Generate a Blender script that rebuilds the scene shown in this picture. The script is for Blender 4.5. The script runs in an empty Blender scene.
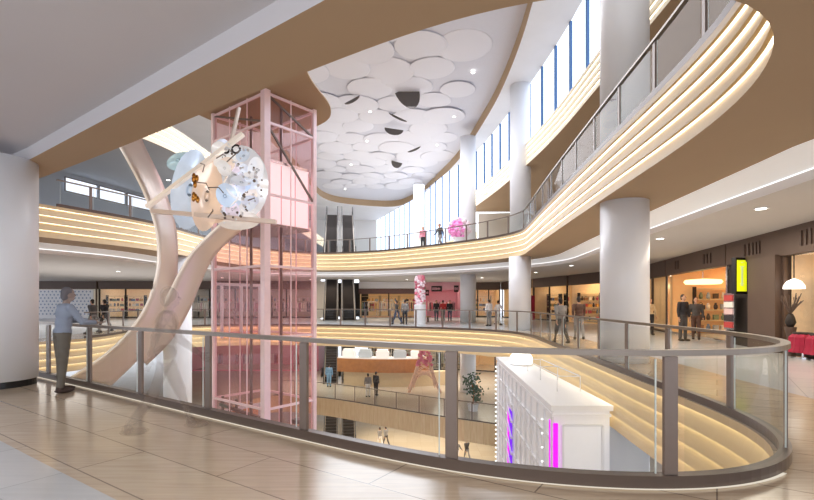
import bpy, bmesh, math, random
from mathutils import Vector, Matrix
from mathutils.geometry import tessellate_polygon
random.seed(7)
scn = bpy.context.scene
col = scn.collection
PI = math.pi
F = 462.0; CX = 407.0; HY = 303.0; CZ = 1.5

def W(px, py, Y):
    return Vector(((px - CX) * Y / F, Y, CZ + (HY - py) * Y / F))

# ------------------------------------------------------------------ materials
def S(h):
    h = h.lstrip('#')
    c = [int(h[i:i + 2], 16) / 255 for i in (0, 2, 4)]
    return tuple([(x / 12.92 if x <= .04045 else ((x + .055) / 1.055) ** 2.4) for x in c] + [1.0])

def newmat(name):
    m = bpy.data.materials.new(name); m.use_nodes = True
    nt = m.node_tree; nt.nodes.clear()
    out = nt.nodes.new('ShaderNodeOutputMaterial')
    return m, nt, out

def pm(name, color, rough=.5, metal=0., emit=0., emit_col=None, var=.06, scale=6., spec=.5, coat=0., alpha=1.):
    m, nt, out = newmat(name)
    b = nt.nodes.new('ShaderNodeBsdfPrincipled')
    c = S(color)
    if var > 0:
        tc = nt.nodes.new('ShaderNodeTexCoord'); nz = nt.nodes.new('ShaderNodeTexNoise')
        nz.inputs['Scale'].default_value = scale; nz.inputs['Detail'].default_value = 3
        nt.links.new(tc.outputs['Object'], nz.inputs['Vector'])
        r = nt.nodes.new('ShaderNodeValToRGB')
        r.color_ramp.elements[0].position = .3; r.color_ramp.elements[1].position = .7
        r.color_ramp.elements[0].color = tuple([max(0, x * (1 - var)) for x in c[:3]] + [1])
        r.color_ramp.elements[1].color = tuple([min(1, x * (1 + var)) for x in c[:3]] + [1])
        nt.links.new(nz.outputs['Fac'], r.inputs['Fac']); nt.links.new(r.outputs['Color'], b.inputs['Base Color'])
    else:
        b.inputs['Base Color'].default_value = c
    b.inputs['Roughness'].default_value = rough
    b.inputs['Metallic'].default_value = metal
    b.inputs['Specular IOR Level'].default_value = spec
    b.inputs['Coat Weight'].default_value = coat
    if emit > 0:
        b.inputs['Emission Color'].default_value = S(emit_col or color)
        b.inputs['Emission Strength'].default_value = emit
    b.inputs['Alpha'].default_value = alpha
    nt.links.new(b.outputs[0], out.inputs[0])
    return m

def emis(name, color, strength):
    m, nt, out = newmat(name)
    e = nt.nodes.new('ShaderNodeEmission'); e.inputs[0].default_value = S(color); e.inputs[1].default_value = strength
    nt.links.new(e.outputs[0], out.inputs[0]); return m

def glassm(name, tint='#ffffff', ior=1.35, rough=.0, veil=0., veilcol='#ffffff', graze=.45):
    m, nt, out = newmat(name)
    t = nt.nodes.new('ShaderNodeBsdfTransparent'); t.inputs[0].default_value = S(tint)
    g = nt.nodes.new('ShaderNodeBsdfGlossy'); g.inputs['Roughness'].default_value = rough
    fr = nt.nodes.new('ShaderNodeLayerWeight'); fr.inputs[0].default_value = .5
    pw = nt.nodes.new('ShaderNodeMath'); pw.operation = 'POWER'; pw.inputs[1].default_value = 4.5
    nt.links.new(fr.outputs['Facing'], pw.inputs[0])
    f0 = ((ior - 1) / (ior + 1)) ** 2 * 2
    ma = nt.nodes.new('ShaderNodeMath'); ma.operation = 'MULTIPLY_ADD'; ma.inputs[1].default_value = graze; ma.inputs[2].default_value = f0; ma.use_clamp = True
    nt.links.new(pw.outputs[0], ma.inputs[0])
    mx = nt.nodes.new('ShaderNodeMixShader')
    nt.links.new(ma.outputs[0], mx.inputs[0]); nt.links.new(t.outputs[0], mx.inputs[1]); nt.links.new(g.outputs[0], mx.inputs[2])
    last = mx
    if veil > 0:
        d = nt.nodes.new('ShaderNodeBsdfTranslucent'); d.inputs[0].default_value = S(veilcol)
        d2 = nt.nodes.new('ShaderNodeBsdfDiffuse'); d2.inputs[0].default_value = S(veilcol)
        ad = nt.nodes.new('ShaderNodeMixShader'); ad.inputs[0].default_value = .5
        nt.links.new(d.outputs[0], ad.inputs[1]); nt.links.new(d2.outputs[0], ad.inputs[2])
        m2 = nt.nodes.new('ShaderNodeMixShader'); m2.inputs[0].default_value = veil
        nt.links.new(mx.outputs[0], m2.inputs[1]); nt.links.new(ad.outputs[0], m2.inputs[2]); last = m2
    nt.links.new(last.outputs[0], out.inputs[0])
    return m

def tilem(name, c1, c2, mortar, bw, bh, rot, rough, msize=.006, streak=.0, offset=0.0):
    m, nt, out = newmat(name); L = nt.links.new
    b = nt.nodes.new('ShaderNodeBsdfPrincipled')
    tc = nt.nodes.new('ShaderNodeTexCoord'); mp = nt.nodes.new('ShaderNodeMapping')
    mp.inputs['Rotation'].default_value = (0, 0, rot)
    L(tc.outputs['Object'], mp.inputs['Vector'])
    br = nt.nodes.new('ShaderNodeTexBrick'); br.offset = offset; br.squash = 1
    br.inputs['Scale'].default_value = 1; br.inputs['Brick Width'].default_value = bw; br.inputs['Row Height'].default_value = bh
    br.inputs['Mortar Size'].default_value = msize; br.inputs['Mortar Smooth'].default_value = .1
    br.inputs['Color1'].default_value = S(c1); br.inputs['Color2'].default_value = S(c2); br.inputs['Mortar'].default_value = S(mortar)
    L(mp.outputs[0], br.inputs['Vector'])
    mp2 = nt.nodes.new('ShaderNodeMapping'); mp2.inputs['Rotation'].default_value = (0, 0, rot); mp2.inputs['Scale'].default_value = (1.0, 14, 1)
    L(tc.outputs['Object'], mp2.inputs['Vector'])
    nz = nt.nodes.new('ShaderNodeTexNoise'); nz.inputs['Scale'].default_value = 1.6; nz.inputs['Detail'].default_value = 6
    L(mp2.outputs[0], nz.inputs['Vector'])
    mx = nt.nodes.new('ShaderNodeMix'); mx.data_type = 'RGBA'; mx.blend_type = 'OVERLAY'
    mx.inputs[0].default_value = streak
    L(br.outputs['Color'], mx.inputs[6]); L(nz.outputs['Fac'], mx.inputs[7])
    L(mx.outputs[2], b.inputs['Base Color'])
    b.inputs['Roughness'].default_value = rough
    L(b.outputs[0], out.inputs[0]); return m

ROT = math.atan(.671)
M = {}
M['tan_tile'] = tilem('tan_tile', '#c6b59f', '#beac96', '#85776a', 2.4, 0.6, ROT, .16, .007, .35, .5)
M['grey_tile'] = tilem('grey_tile', '#c3c6ca', '#bcc0c4', '#a2a6aa', 1.2, 1.2, ROT, .2, .006, .12)
M['pale_floor'] = tilem('pale_floor', '#d8d0c4', '#d3cabd', '#b9ae9f', 1.2, 1.2, 0, .2, .006, .1)
M['cream_floor'] = tilem('cream_floor', '#cfc0a8', '#c9b9a0', '#b5a48a', 1.2, 1.2, 0, .25, .006, .1)
M['soffit'] = pm('soffit_beige_paint', '#b49a7b', .7, var=.02, scale=.5)
M['ceil_grey'] = pm('ceiling_grey_paint', '#d2cecf', .8, var=.02, scale=.4)
M['ceil_blue'] = pm('ceiling_cool_paint', '#b3b9c2', .8, var=.02, scale=.4)
M['ceil_low'] = pm('ceiling_low_paint', '#d6d0ca', .8, var=.02, scale=.4)
M['covewhite'] = pm('cove_slope_glow', '#ffffff', .8, var=.0, emit=.12)  # white slope glows faintly by emission, though only the strip is a lamp
M['cove'] = pm('cove_paint', '#e8e4e2', .8, var=.0)
M['white'] = pm('white_paint', '#ececf0', .55, var=.02, scale=1)
M['colwhite'] = pm('column_lacquer', '#eceef2', .3, var=.015, scale=1)
M['fascia'] = pm('fascia_cream', '#d0b88f', .45, var=.03, scale=2)
M['fascia_white'] = pm('fascia_pale', '#eadfc8', .5, var=.02)
M['woodfascia'] = tilem('fascia_wood', '#d8c19e', '#d2b993', '#bfa47d', 3.0, .2, 0, .5, .004, .3)
M['led'] = emis('led_warm', '#fff0d0', 3.4)
M['led_up'] = emis('led_warm_upper', '#fff2da', 4.2)
M['led_cove'] = emis('led_cove', '#ffffff', 1.4)
M['darkmetal'] = pm('bronze_metal', '#7b6e66', .38, .35, var=.03)
M['railmetal'] = pm('rail_bronze', '#80766c', .3, .5, var=.03)
M['steel'] = pm('polished_steel', '#e6e6ea', .15, .9, var=.02)
M['glass'] = glassm('railing_glass', '#f4f7f6', 1.2, graze=.28)
M['glassedge'] = pm('glass_edge', '#c9d3d0', .25, 0, var=0)
M['winglass'] = glassm('window_glass', '#eef6ff', 1.25)
M['shopglass'] = glassm('shop_glass', '#fbf9f6', 1.28)
M['pinkglass'] = glassm('pink_glass', '#fce9ea', 1.22, .05, .06, '#ffc6cf')
M['pinkframe'] = pm('pink_frame', '#f6dadd', .3, .1, var=.03, emit=.06, emit_col='#f9dde0')
M['mull'] = pm('blue_mullion', '#4a6f9e', .4, .2, var=.03)
M['header'] = pm('dark_header', '#5c4a40', .55, var=.05, scale=2)
M['header_mark'] = pm('header_mark', '#503f37', .5, var=.0)
M['blackring'] = pm('black_ring', '#141416', .3, var=.0)
M['curb'] = pm('curb_bronze', '#5d5048', .35, .3, var=.03)
M['black'] = pm('black', '#18171a', .45, var=.0)
M['dark'] = pm('dark_brown', '#2a2320', .7, var=.05)
M['champ'] = pm('champagne_lacquer', '#f0e2d8', .3, .35, var=.0)
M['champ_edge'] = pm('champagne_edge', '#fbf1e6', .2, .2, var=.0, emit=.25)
M['wall_blue'] = pm('wall_bluegrey', '#aeb6c0', .7, var=.03, scale=.4)
M['wall_cream'] = pm('wall_cream', '#d9cfc2', .7, var=.03, scale=.5)
M['wall_white'] = pm('wall_white', '#e6e4e2', .7, var=.02)
M['orange'] = pm('wall_orange', '#f6c68c', .6, var=.04, emit=.10)  # wall emits a little, standing in for the shop's inner light
M['warmwall'] = pm('wall_warm', '#efcf9f', .6, var=.04, emit=.05)  # faint emission put into the wall as interior light
M['palewarm'] = pm('wall_pale_warm', '#f0d7b4', .6, var=.05, emit=.08)  # lit-interior glow put into the wall colour as emission
M['pinkwall'] = pm('wall_pink', '#e5a8b6', .6, var=.05)
M['petal'] = pm('ceiling_disc_white', '#e8eaf5', .6, var=.0)
M['skyceil'] = pm('atrium_ceiling', '#dcdfec', .7, var=.01)
M['flap'] = pm('flap_grey', '#5f5a57', .6, var=.03)
M['yellow'] = pm('sign_yellow', '#e9f11c', .4, var=.0, emit=.75)
M['signgrey'] = pm('sign_grey', '#b9c79a', .4, var=.0, emit=.5, emit_col='#dfe9a0')
M['magenta'] = emis('magenta_light', '#e01ce8', 1.6)
M['violet'] = emis('violet_light', '#7a2be0', 1.3)
M['bulb'] = emis('bulb_white', '#ffffff', 2.5)
M['skin'] = pm('skin', '#c99a7c', .5, var=.04)
M['woodcounter'] = pm('counter_wood', '#a9713f', .45, var=.12, scale=3)
M['creamstone'] = pm('cream_stone', '#d6c3a0', .5, var=.04)
M['peach'] = pm('peach_lattice', '#f0cbb2', .5, var=.12, scale=8)
M['pinkdeco'] = pm('pink_letters', '#e6849a', .5, var=.1)
M['leaf'] = pm('leaf_green', '#4d6a50', .55, var=.2)
M['pinkblossom'] = pm('pink_blossom', '#f29ad2', .5, var=.2, emit=.15)
M['paleblossom'] = pm('pale_blossom', '#ead8e0', .5, var=.1, emit=.1)
M['crimson'] = pm('crimson_cloth', '#a31c3e', .7, var=.12)
M['lampwarm'] = emis('lamp_warm', '#ffe2a0', 2.2)
M['lampwhite'] = emis('lamp_white', '#fff6ea', 2.6)
M['spot'] = emis('downlight_face', '#fffaf0', 6.0)
M['led_shop'] = emis('shop_panel', '#fff0d8', 4.0)
M['led_orange'] = emis('shop_panel_orange', '#ffdca6', 7.0)
PAL = ['#c94b4b', '#e9dfd2', '#6f86a8', '#39343a', '#d9a45b', '#8f6a52', '#e8c9c9', '#7d8f77', '#b0486a', '#f3efe8', '#54483f', '#a9b7c6']
PALM = [pm('goods_colour_%d' % i, c, .5, var=.05) for i, c in enumerate(PAL)]

# ------------------------------------------------------------------ mesh builder
class MB:
    def __init__(s): s.v = []; s.f = []
    def add(s, vs, fs):
        o = len(s.v); s.v += [tuple(v) for v in vs]; s.f += [tuple(i + o for i in f) for f in fs]
    def box(s, c, d, mat=None, rz=0):
        x, y, z = d[0] / 2, d[1] / 2, d[2] / 2
        vs = [Vector((i * x, j * y, k * z)) for k in (-1, 1) for j in (-1, 1) for i in (-1, 1)]
        R = Matrix.Rotation(rz, 3, 'Z')
        vs = [R @ v for v in vs]
        if mat: vs = [mat @ v for v in vs]
        vs = [v + Vector(c) for v in vs]
        s.add(vs, [(0, 2, 3, 1), (4, 5, 7, 6), (0, 1, 5, 4), (2, 6, 7, 3), (0, 4, 6, 2), (1, 3, 7, 5)]); return s
    def bar(s, a, b, w, h=None, up=(0, 0, 1)):
        a = Vector(a); b = Vector(b); h = h or w; t = (b - a)
        if t.length < 1e-6: return s
        t.normalize(); u = Vector(up)
        if abs(t.dot(u)) > .98: u = Vector((1, 0, 0))
        x = t.cross(u).normalized(); y = x.cross(t)
        vs = []
        for p in (a, b):
            for i, j in ((-1, -1), (1, -1), (1, 1), (-1, 1)): vs.append(p + x * (i * w / 2) + y * (j * h / 2))
        s.add(vs, [(0, 1, 2, 3), (7, 6, 5, 4), (0, 4, 5, 1), (1, 5, 6, 2), (2, 6, 7, 3), (3, 7, 4, 0)]); return s
    def tube(s, pts, r, seg=8, rs=None):
        pts = [Vector(p) for p in pts]; n = len(pts); vs = []
        for i, p in enumerate(pts):
            t = (pts[min(i + 1, n - 1)] - pts[max(i - 1, 0)]).normalized()
            u = Vector((0, 0, 1))
            if abs(t.dot(u)) > .95: u = Vector((1, 0, 0))
            x = t.cross(u).normalized(); y = x.cross(t); rr = rs[i] if rs else r
            for k in range(seg):
                a = 2 * PI * k / seg; vs.append(p + x * math.cos(a) * rr + y * math.sin(a) * rr)
        fs = [(i * seg + k, i * seg + (k + 1) % seg, (i + 1) * seg + (k + 1) % seg, (i + 1) * seg + k) for i in range(n - 1) for k in range(seg)]
        fs.append(tuple(range(seg - 1, -1, -1))); fs.append(tuple((n - 1) * seg + k for k in range(seg)))
        s.add(vs, fs); return s
    def lathe(s, prof, seg=32, c=(0, 0, 0), sx=1, sy=1):
        n = len(prof); c = Vector(c)
        vs = [c + Vector((r * math.cos(2 * PI * k / seg) * sx, r * math.sin(2 * PI * k / seg) * sy, z)) for r, z in prof for k in range(seg)]
        fs = [(i * seg + k, i * seg + (k + 1) % seg, (i + 1) * seg + (k + 1) % seg, (i + 1) * seg + k) for i in range(n - 1) for k in range(seg)]
        fs.append(tuple(range(seg - 1, -1, -1))); fs.append(tuple((n - 1) * seg + k for k in range(seg)))
        s.add(vs, fs); return s
    def ell(s, c, r, seg=12, rings=8, mat=None):
        vs = []; c = Vector(c)
        for i in range(rings + 1):
            th = PI * i / rings
            for k in range(seg):
                a = 2 * PI * k / seg
                v = Vector((math.sin(th) * math.cos(a) * r[0], math.sin(th) * math.sin(a) * r[1], -math.cos(th) * r[2]))
                if mat: v = mat @ v
                vs.append(c + v)
        fs = [(i * seg + k, i * seg + (k + 1) % seg, (i + 1) * seg + (k + 1) % seg, (i + 1) * seg + k) for i in range(rings) for k in range(seg)]
        s.add(vs, fs); return s
    def strip(s, A, B, closed=False):
        n = len(A); o = list(A) + list(B)
        m = n if closed else n - 1
        s.add(o, [(i, (i + 1) % n, n + (i + 1) % n, n + i) for i in range(m)]); return s
    def quad(s, a, b, c, d): s.add([a, b, c, d], [(0, 1, 2, 3)]); return s
    def plate(s, outer, holes, z):
        loops = [[Vector((p[0], p[1], 0)) for p in outer]] + [[Vector((p[0], p[1], 0)) for p in h] for h in holes]
        tris = tessellate_polygon(loops)
        flat = [Vector((p.x, p.y, z)) for l in loops for p in l]
        s.add(flat, [tuple(t) for t in tris]); return s
    def prism(s, poly, z0, z1):
        n = len(poly)
        vs = [Vector((p[0], p[1], z0)) for p in poly] + [Vector((p[0], p[1], z1)) for p in poly]
        s.add(vs, [tuple(range(n - 1, -1, -1)), tuple(range(n, 2 * n))] + [(i, (i + 1) % n, n + (i + 1) % n, n + i) for i in range(n)]); return s
    def build(s, name, mat, parent=None, smooth=False, kind=None, shift=None):
        me = bpy.data.meshes.new(name)
        vs = s.v if shift is None else [tuple(Vector(v) - Vector(shift)) for v in s.v]
        me.from_pydata(vs, [], s.f); me.validate(); me.update()
        if smooth:
            for p in me.polygons: p.use_smooth = True
        me.materials.append(mat)
        o = bpy.data.objects.new(name, me); col.objects.link(o)
        if shift is not None: o.location = shift
        if parent is not None:
            o.parent = parent; o.matrix_parent_inverse = Matrix.Translation(parent.location).inverted() if parent.type == 'EMPTY' and parent.rotation_euler.z == 0 else parent.matrix_basis.inverted()
        if kind: o['kind'] = kind
        return o

def tag(o, label, cat, group=None):
    o['label'] = label; o['category'] = cat
    if group: o['group'] = group
    return o

def thing(name, loc, label=None, cat=None, group=None):
    o = bpy.data.objects.new(name, None); col.objects.link(o); o.location = loc; o.empty_display_size = .2
    if label: tag(o, label, cat, group)
    return o

def dup(root, loc, rz=0, label=None, group=None, cat=None, mats=None, scale=None):
    r = root.copy(); col.objects.link(r); r.location = loc; r.rotation_euler = (0, 0, rz)
    if scale: r.scale = (scale,) * 3
    if label: r['label'] = label
    if group: r['group'] = group
    elif 'group' in r and label: del r['group']
    if cat: r['category'] = cat
    def kids(a, b):
        for ch in list(a.children):
            c = ch.copy(); col.objects.link(c); c.parent = b
            key = ch.name.split('.')[0]
            if mats and key in mats:
                c.material_slots[0].link = 'OBJECT'; c.material_slots[0].material = mats[key]
            kids(ch, c)
    kids(root, r)
    if mats and root.type == 'MESH' and '' in mats:
        r.material_slots[0].link = 'OBJECT'; r.material_slots[0].material = mats['']
    return r

# ------------------------------------------------------------------ plan curves
def catmull(P, closed, step):
    n = len(P); out = []
    rng = range(n) if closed else range(n - 1)
    for i in rng:
        g = (lambda k: P[k % n]) if closed else (lambda k: P[max(0, min(n - 1, k))])
        p0, p1, p2, p3 = [Vector(g(i + d)) for d in (-1, 0, 1, 2)]
        # centripetal
        def tj(t, a, b): return t + max((b - a).length, 1e-4) ** .5
        t0 = 0; t1 = tj(t0, p0, p1); t2 = tj(t1, p1, p2); t3 = tj(t2, p2, p3)
        for k in range(16):
            t = t1 + (t2 - t1) * k / 16
            A1 = p0 * ((t1 - t) / (t1 - t0)) + p1 * ((t - t0) / (t1 - t0))
            A2 = p1 * ((t2 - t) / (t2 - t1)) + p2 * ((t - t1) / (t2 - t1))
            A3 = p2 * ((t3 - t) / (t3 - t2)) + p3 * ((t - t2) / (t3 - t2))
            B1 = A1 * ((t2 - t) / (t2 - t0)) + A2 * ((t - t0) / (t2 - t0))
            B2 = A2 * ((t3 - t) / (t3 - t1)) + A3 * ((t - t1) / (t3 - t1))
            out.append(B1 * ((t2 - t) / (t2 - t1)) + B2 * ((t - t1) / (t2 - t1)))
    if not closed: out.append(Vector(P[-1]))
    if closed: out.append(out[0].copy())
    L = [0]
    for a, b in zip(out, out[1:]): L.append(L[-1] + (b - a).length)
    tot = L[-1]; m = max(2, round(tot / step)); res = []; j = 0
    for k in range(m + (0 if closed else 1)):
        d = tot * k / m
        while j < len(L) - 2 and L[j + 1] < d: j += 1
        f = (d - L[j]) / max(1e-9, L[j + 1] - L[j]); res.append(out[j].lerp(out[j + 1], min(1, f)))
    return res

def area(P): return sum(a[0] * b[1] - b[0] * a[1] for a, b in zip(P, list(P[1:]) + [P[0]])) / 2

def normals(P, closed=True):
    """unit normals pointing away from the void (outside of the loop)"""
    n = len(P); s = 1 if area(P) > 0 else -1; N = []
    for i in range(n):
        a = P[(i - 1) % n] if closed or i > 0 else P[0]; b = P[(i + 1) % n] if closed or i < n - 1 else P[-1]
        t = (b - a).normalized(); N.append(Vector((t.y, -t.x)) * s)
    return N

NEAR = [(-13.5, 13.55), (-7.6, 9.6), (-5.06, 7.9), (-3.9, 7.1), (-2.75, 6.3), (-1.2, 5.25), (0.34, 4.25), (1.2, 3.9), (2.1, 3.78), (3.05, 3.92), (3.69, 4.5), (4.09, 5.3)]
L0 = NEAR + [(4.3, 6.6), (4.48, 9), (4.65, 10.8), (4.95, 14.5), (5.25, 18), (5.45, 20.8), (4.9, 23.4), (2.9, 25.7), (-2.3, 28.9), (-6, 30.3), (-10.5, 30.6), (-13.8, 29), (-14.4, 25), (-13.5, 19.8), (-14.6, 16.5)]
L1 = NEAR + [(4.36, 6.3), (4.55, 7.6), (4.85, 11), (5.22, 15), (5.68, 19.5), (6.1, 23.3), (6.25, 25.4), (5.3, 27.6), (1.6, 31.9), (-2.9, 35.6), (-7.3, 36.7), (-10.4, 34), (-11.9, 28.6), (-12.5, 22.7), (-14.1, 18.8), (-15.2, 15.9)]
LM = NEAR + [(4.3, 6.6), (4.48, 9), (4.65, 10.8), (4.95, 14.5), (5.6, 19), (6.6, 23), (6.3, 25.4), (4.9, 26.3), (1.7, 28.2), (-1.4, 30.4), (-6.1, 33.5), (-10, 34.5), (-12.4, 28), (-13.2, 19.5), (-14.6, 16.5)]
L2 = [(-12, 72), (-12.1, 50), (-12.2, 38), (-12.2, 28), (-12.5, 23.6), (-14.1, 19.5), (-15.2, 15.9), (-13.5, 13.4), (-9.6, 11.4), (-5, 11.0), (-1, 9.2), (2, 7.2), (5, 6.2), (6.5, 7.6), (6.9, 11), (7.07, 17), (7.15, 22), (6.95, 26.5), (6.4, 33), (5.43, 39.8)]
def relax(C, it, closed=True):
    n = len(C)
    for _ in range(it):
        C = [C[i] if (not closed and i in (0, n - 1)) else (C[i] * 2 + C[(i - 1) % n] + C[(i + 1) % n]) / 4 for i in range(n)]
    return C
C0 = relax(catmull(L0, True, .25), 14); C1 = relax(catmull(L1, True, .25), 14); CM = relax(catmull(LM, True, .3), 8); C2 = relax(catmull(L2, False, .4), 6, False)
OUT2 = [tuple(p) for p in C2] + [(5.6, 40.6), (24, 40.6), (24, -9), (-46, -9), (-46, 72)]
def off(C, d):
    N = normals(C); return [p + n * d for p, n in zip(C, N)]
def P3(C, z): return [Vector((p.x, p.y, z)) for p in C]

OUT = [(-46, -9), (24, -9), (24, 78), (-46, 78)]
ZL = {'B': -10.8, 'M': -5.4, '0': 0.0, '1': 5.4, '2': 10.8}
EX0, EX1, EY0 = -7.45, -4.2, 40.0
ESH = [(-8.1, EY0 + 3.2), (-4.5, EY0 + 3.2), (-5.2, EY0 + 10.2), (-9.2, EY0 + 10.2)]

# floors
ring = off(C0, 2.0)
b = MB(); b.plate(ring, [C0], 0.0); b.build('floor', M['tan_tile'], kind='structure')
b = MB(); b.plate(OUT, [ring, ESH], 0.0); b.build('floor_outer', M['grey_tile'], kind='structure')
b = MB(); b.plate(OUT, [C1, ESH], 5.4); b.build('floor_upper', M['pale_floor'], kind='structure')
b = MB(); b.plate(OUT, [CM, ESH], -5.4); b.build('floor_lower', M['pale_floor'], kind='structure')
b = MB(); b.plate(OUT, [], -10.8); b.build('floor_basement', M['cream_floor'], kind='structure')
b = MB(); b.plate(OUT2, [], 10.8); b.build('floor_top', M['pale_floor'], kind='structure')
# undersides
b = MB(); b.plate(OUT, [C0, ESH], -1.3); b.build('ceiling_lower', M['ceil_low'], kind='structure')
b = MB(); b.plate(OUT, [CM, ESH], -6.65); b.build('ceiling_basement', M['ceil_low'], kind='structure')
b = MB(); b.plate(OUT2, [], 9.5); b.build('ceiling_upper', M['soffit'], kind='structure')
lf = [p for p in C2 if p.x < -11.9 and p.y > 15.9]
b = MB(); b.plate([(p.x - .06, p.y) for p in lf] + [(-46, lf[-1].y), (-46, 72)], [], 9.49); b.build('ceiling_upper_left', M['ceil_blue'], kind='structure')
LC = relax(catmull([(-9.3, 10.8), (-3.3, 10.4), (-3.35, 13), (-3.45, 16.6), (-3.12, 18.9), (-3.5, 20.3), (-5.4, 21.7), (-7.4, 21.5), (-8.9, 19.6), (-9.2, 15)], True, .3), 3)
b = MB(); b.prism([tuple(p) for p in LC], 9.5, 9.56); b.build('ceiling_landing', M['soffit'], kind='structure')
# main-level soffit, raised ceiling near the viewer, lowered ceiling beyond a cove
SB = 4.1
farS = []
N1 = normals(C1)
for p, n in zip(C1, N1):
    q = p + n * 2.6
    if (q.y > 7.6 and q.x > 3) or (q.y > 19.5): farS.append(q)
farS.sort(key=lambda q: math.atan2(q.y - 18, q.x + 3))
lineA = [(-0.70, 3.96), (-3.8, 6.2), (-6.95, 8.45), (-13, 12.3), (-18.5, 15.8)]
# order: near A start -> along A leftwards -> left far -> far -> right -> nose
farS2 = [(q.x, q.y) for q in farS]
def angkey(q):
    a = math.atan2(q[1] - 18, q[0] + 3)
    return a if a > -PI * .9 else a + 2 * PI
farS2 = sorted(farS2, key=lambda q: -angkey(q))
Sloop = lineA + farS2 + [(7.2, 7.0), (8.0, 3.0), (8.6, -9), (1.6, -9), (1.6, 2.35)]
b = MB(); b.plate(Sloop, [C1], SB); b.build('ceiling_soffit', M['soffit'], kind='structure')
RZ = 4.34
raised = [(1.6, -9), (1.6, 2.35)] + lineA + [(-46, 15.8), (-46, -9)]
b = MB(); b.plate(raised, [], RZ); b.build('ceiling', M['ceil_grey'], kind='structure')
A = [(1.6, -9), (1.6, 2.35)] + lineA
b = MB(); b.strip([Vector((p[0], p[1], SB)) for p in A], [Vector((p[0], p[1], RZ)) for p in A]); b.build('trim_1', M['ceil_grey'], kind='structure')
LZ = 3.7
low = [(8.6, -9), (8.0, 3.0), (7.2, 7.0)] + farS2[::-1] + [(-18.5, 15.8), (-46, 15.8), (-46, 78), (24, 78), (24, -9)]
b = MB(); b.plate(low, [ESH], LZ); b.build('ceiling_low', M['ceil_low'], kind='structure')
Dl = [(8.6, -9), (8.0, 3.0), (7.2, 7.0)] + farS2[::-1] + [(-18.5, 15.8), (-46, 15.8)]
b = MB(); b.strip([Vector((p[0], p[1], LZ)) for p in Dl], [Vector((p[0], p[1], SB)) for p in Dl]); t2 = b.build('trim_2', M['cove'], kind='structure')
b = MB()
cl = [Vector((p[0], p[1])) for p in Dl[:-2]]
for i in range(len(cl) - 1):
    t = (cl[i + 1] - cl[i]).normalized(); n = Vector((-t.y, t.x))
    a, c = cl[i] + n * .0, cl[i + 1] + n * .0
for sgn in (1,):
    Nn = []
    for i in range(len(cl)):
        t = (cl[min(i + 1, len(cl) - 1)] - cl[max(0, i - 1)]).normalized(); Nn.append(Vector((-t.y, t.x)))
    a = [Vector((p.x + n.x * .012, p.y + n.y * .012, SB - .19)) for p, n in zip(cl, Nn)]
    c = [Vector((p.x + n.x * .012, p.y + n.y * .012, SB - .218)) for p, n in zip(cl, Nn)]
    b.strip(a, c)
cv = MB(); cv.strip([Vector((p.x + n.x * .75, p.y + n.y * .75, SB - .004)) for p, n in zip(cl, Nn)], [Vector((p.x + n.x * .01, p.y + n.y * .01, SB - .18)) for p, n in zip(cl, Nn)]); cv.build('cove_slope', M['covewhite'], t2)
b.build('trim_light_strip', M['led_cove'], t2)

# fascias: saw-tooth tiers with a hidden light strip under every lip
def fascia(name, C, ztop, h, n, mat, led, lip=.12, dep=.10, ledw=.03, closed=True):
    N = normals(C, closed)
    def ringp(d, z): return [Vector((p.x + nn.x * d, p.y + nn.y * d, z)) for p, nn in zip(C, N)]
    b = MB()
    prof = [(0, ztop)]
    th = (h - lip) / n; z = ztop - lip
    prof.append((0, z)); leds = []
    for i in range(n):
        prof.append((dep, z)); leds.append(z)
        z -= th; prof.append((0, z))
    for (d0, z0), (d1, z1) in zip(prof, prof[1:]):
        b.strip(ringp(d0, z0), ringp(d1, z1), closed)
    t = b.build(name, mat, kind='structure')
    for zz in leds:
        l = MB(); l.strip(ringp(dep * .98, zz - .004), ringp(dep * .98 - ledw, zz - .004), closed)
        l.build('light_strip', led, t)
    return t
fascia('trim_3', C0, 0.0, 1.3, 4, M['fascia'], M['led'], ledw=.085)
fascia('trim_4', C1, 5.4, 1.3, 4, M['fascia'], M['led_up'], ledw=.042)
fascia('trim_5', C2, 10.8, 1.3, 4, M['fascia_white'], M['led_up'], closed=False)
b = MB(); b.strip(P3(CM, -5.4), P3(CM, -6.65), True); b.build('trim_6', M['woodfascia'], kind='structure')

# ------------------------------------------------------------------ railings
def arc_resample(C, i0, i1):
    n = len(C); idx = []
    i = i0
    while True:
        idx.append(i % n)
        if i % n == i1 % n: break
        i += 1
    return [C[k] for k in idx]
def nearest(C, p): return min(range(len(C)), key=lambda i: (C[i] - Vector(p)).length)

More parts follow.
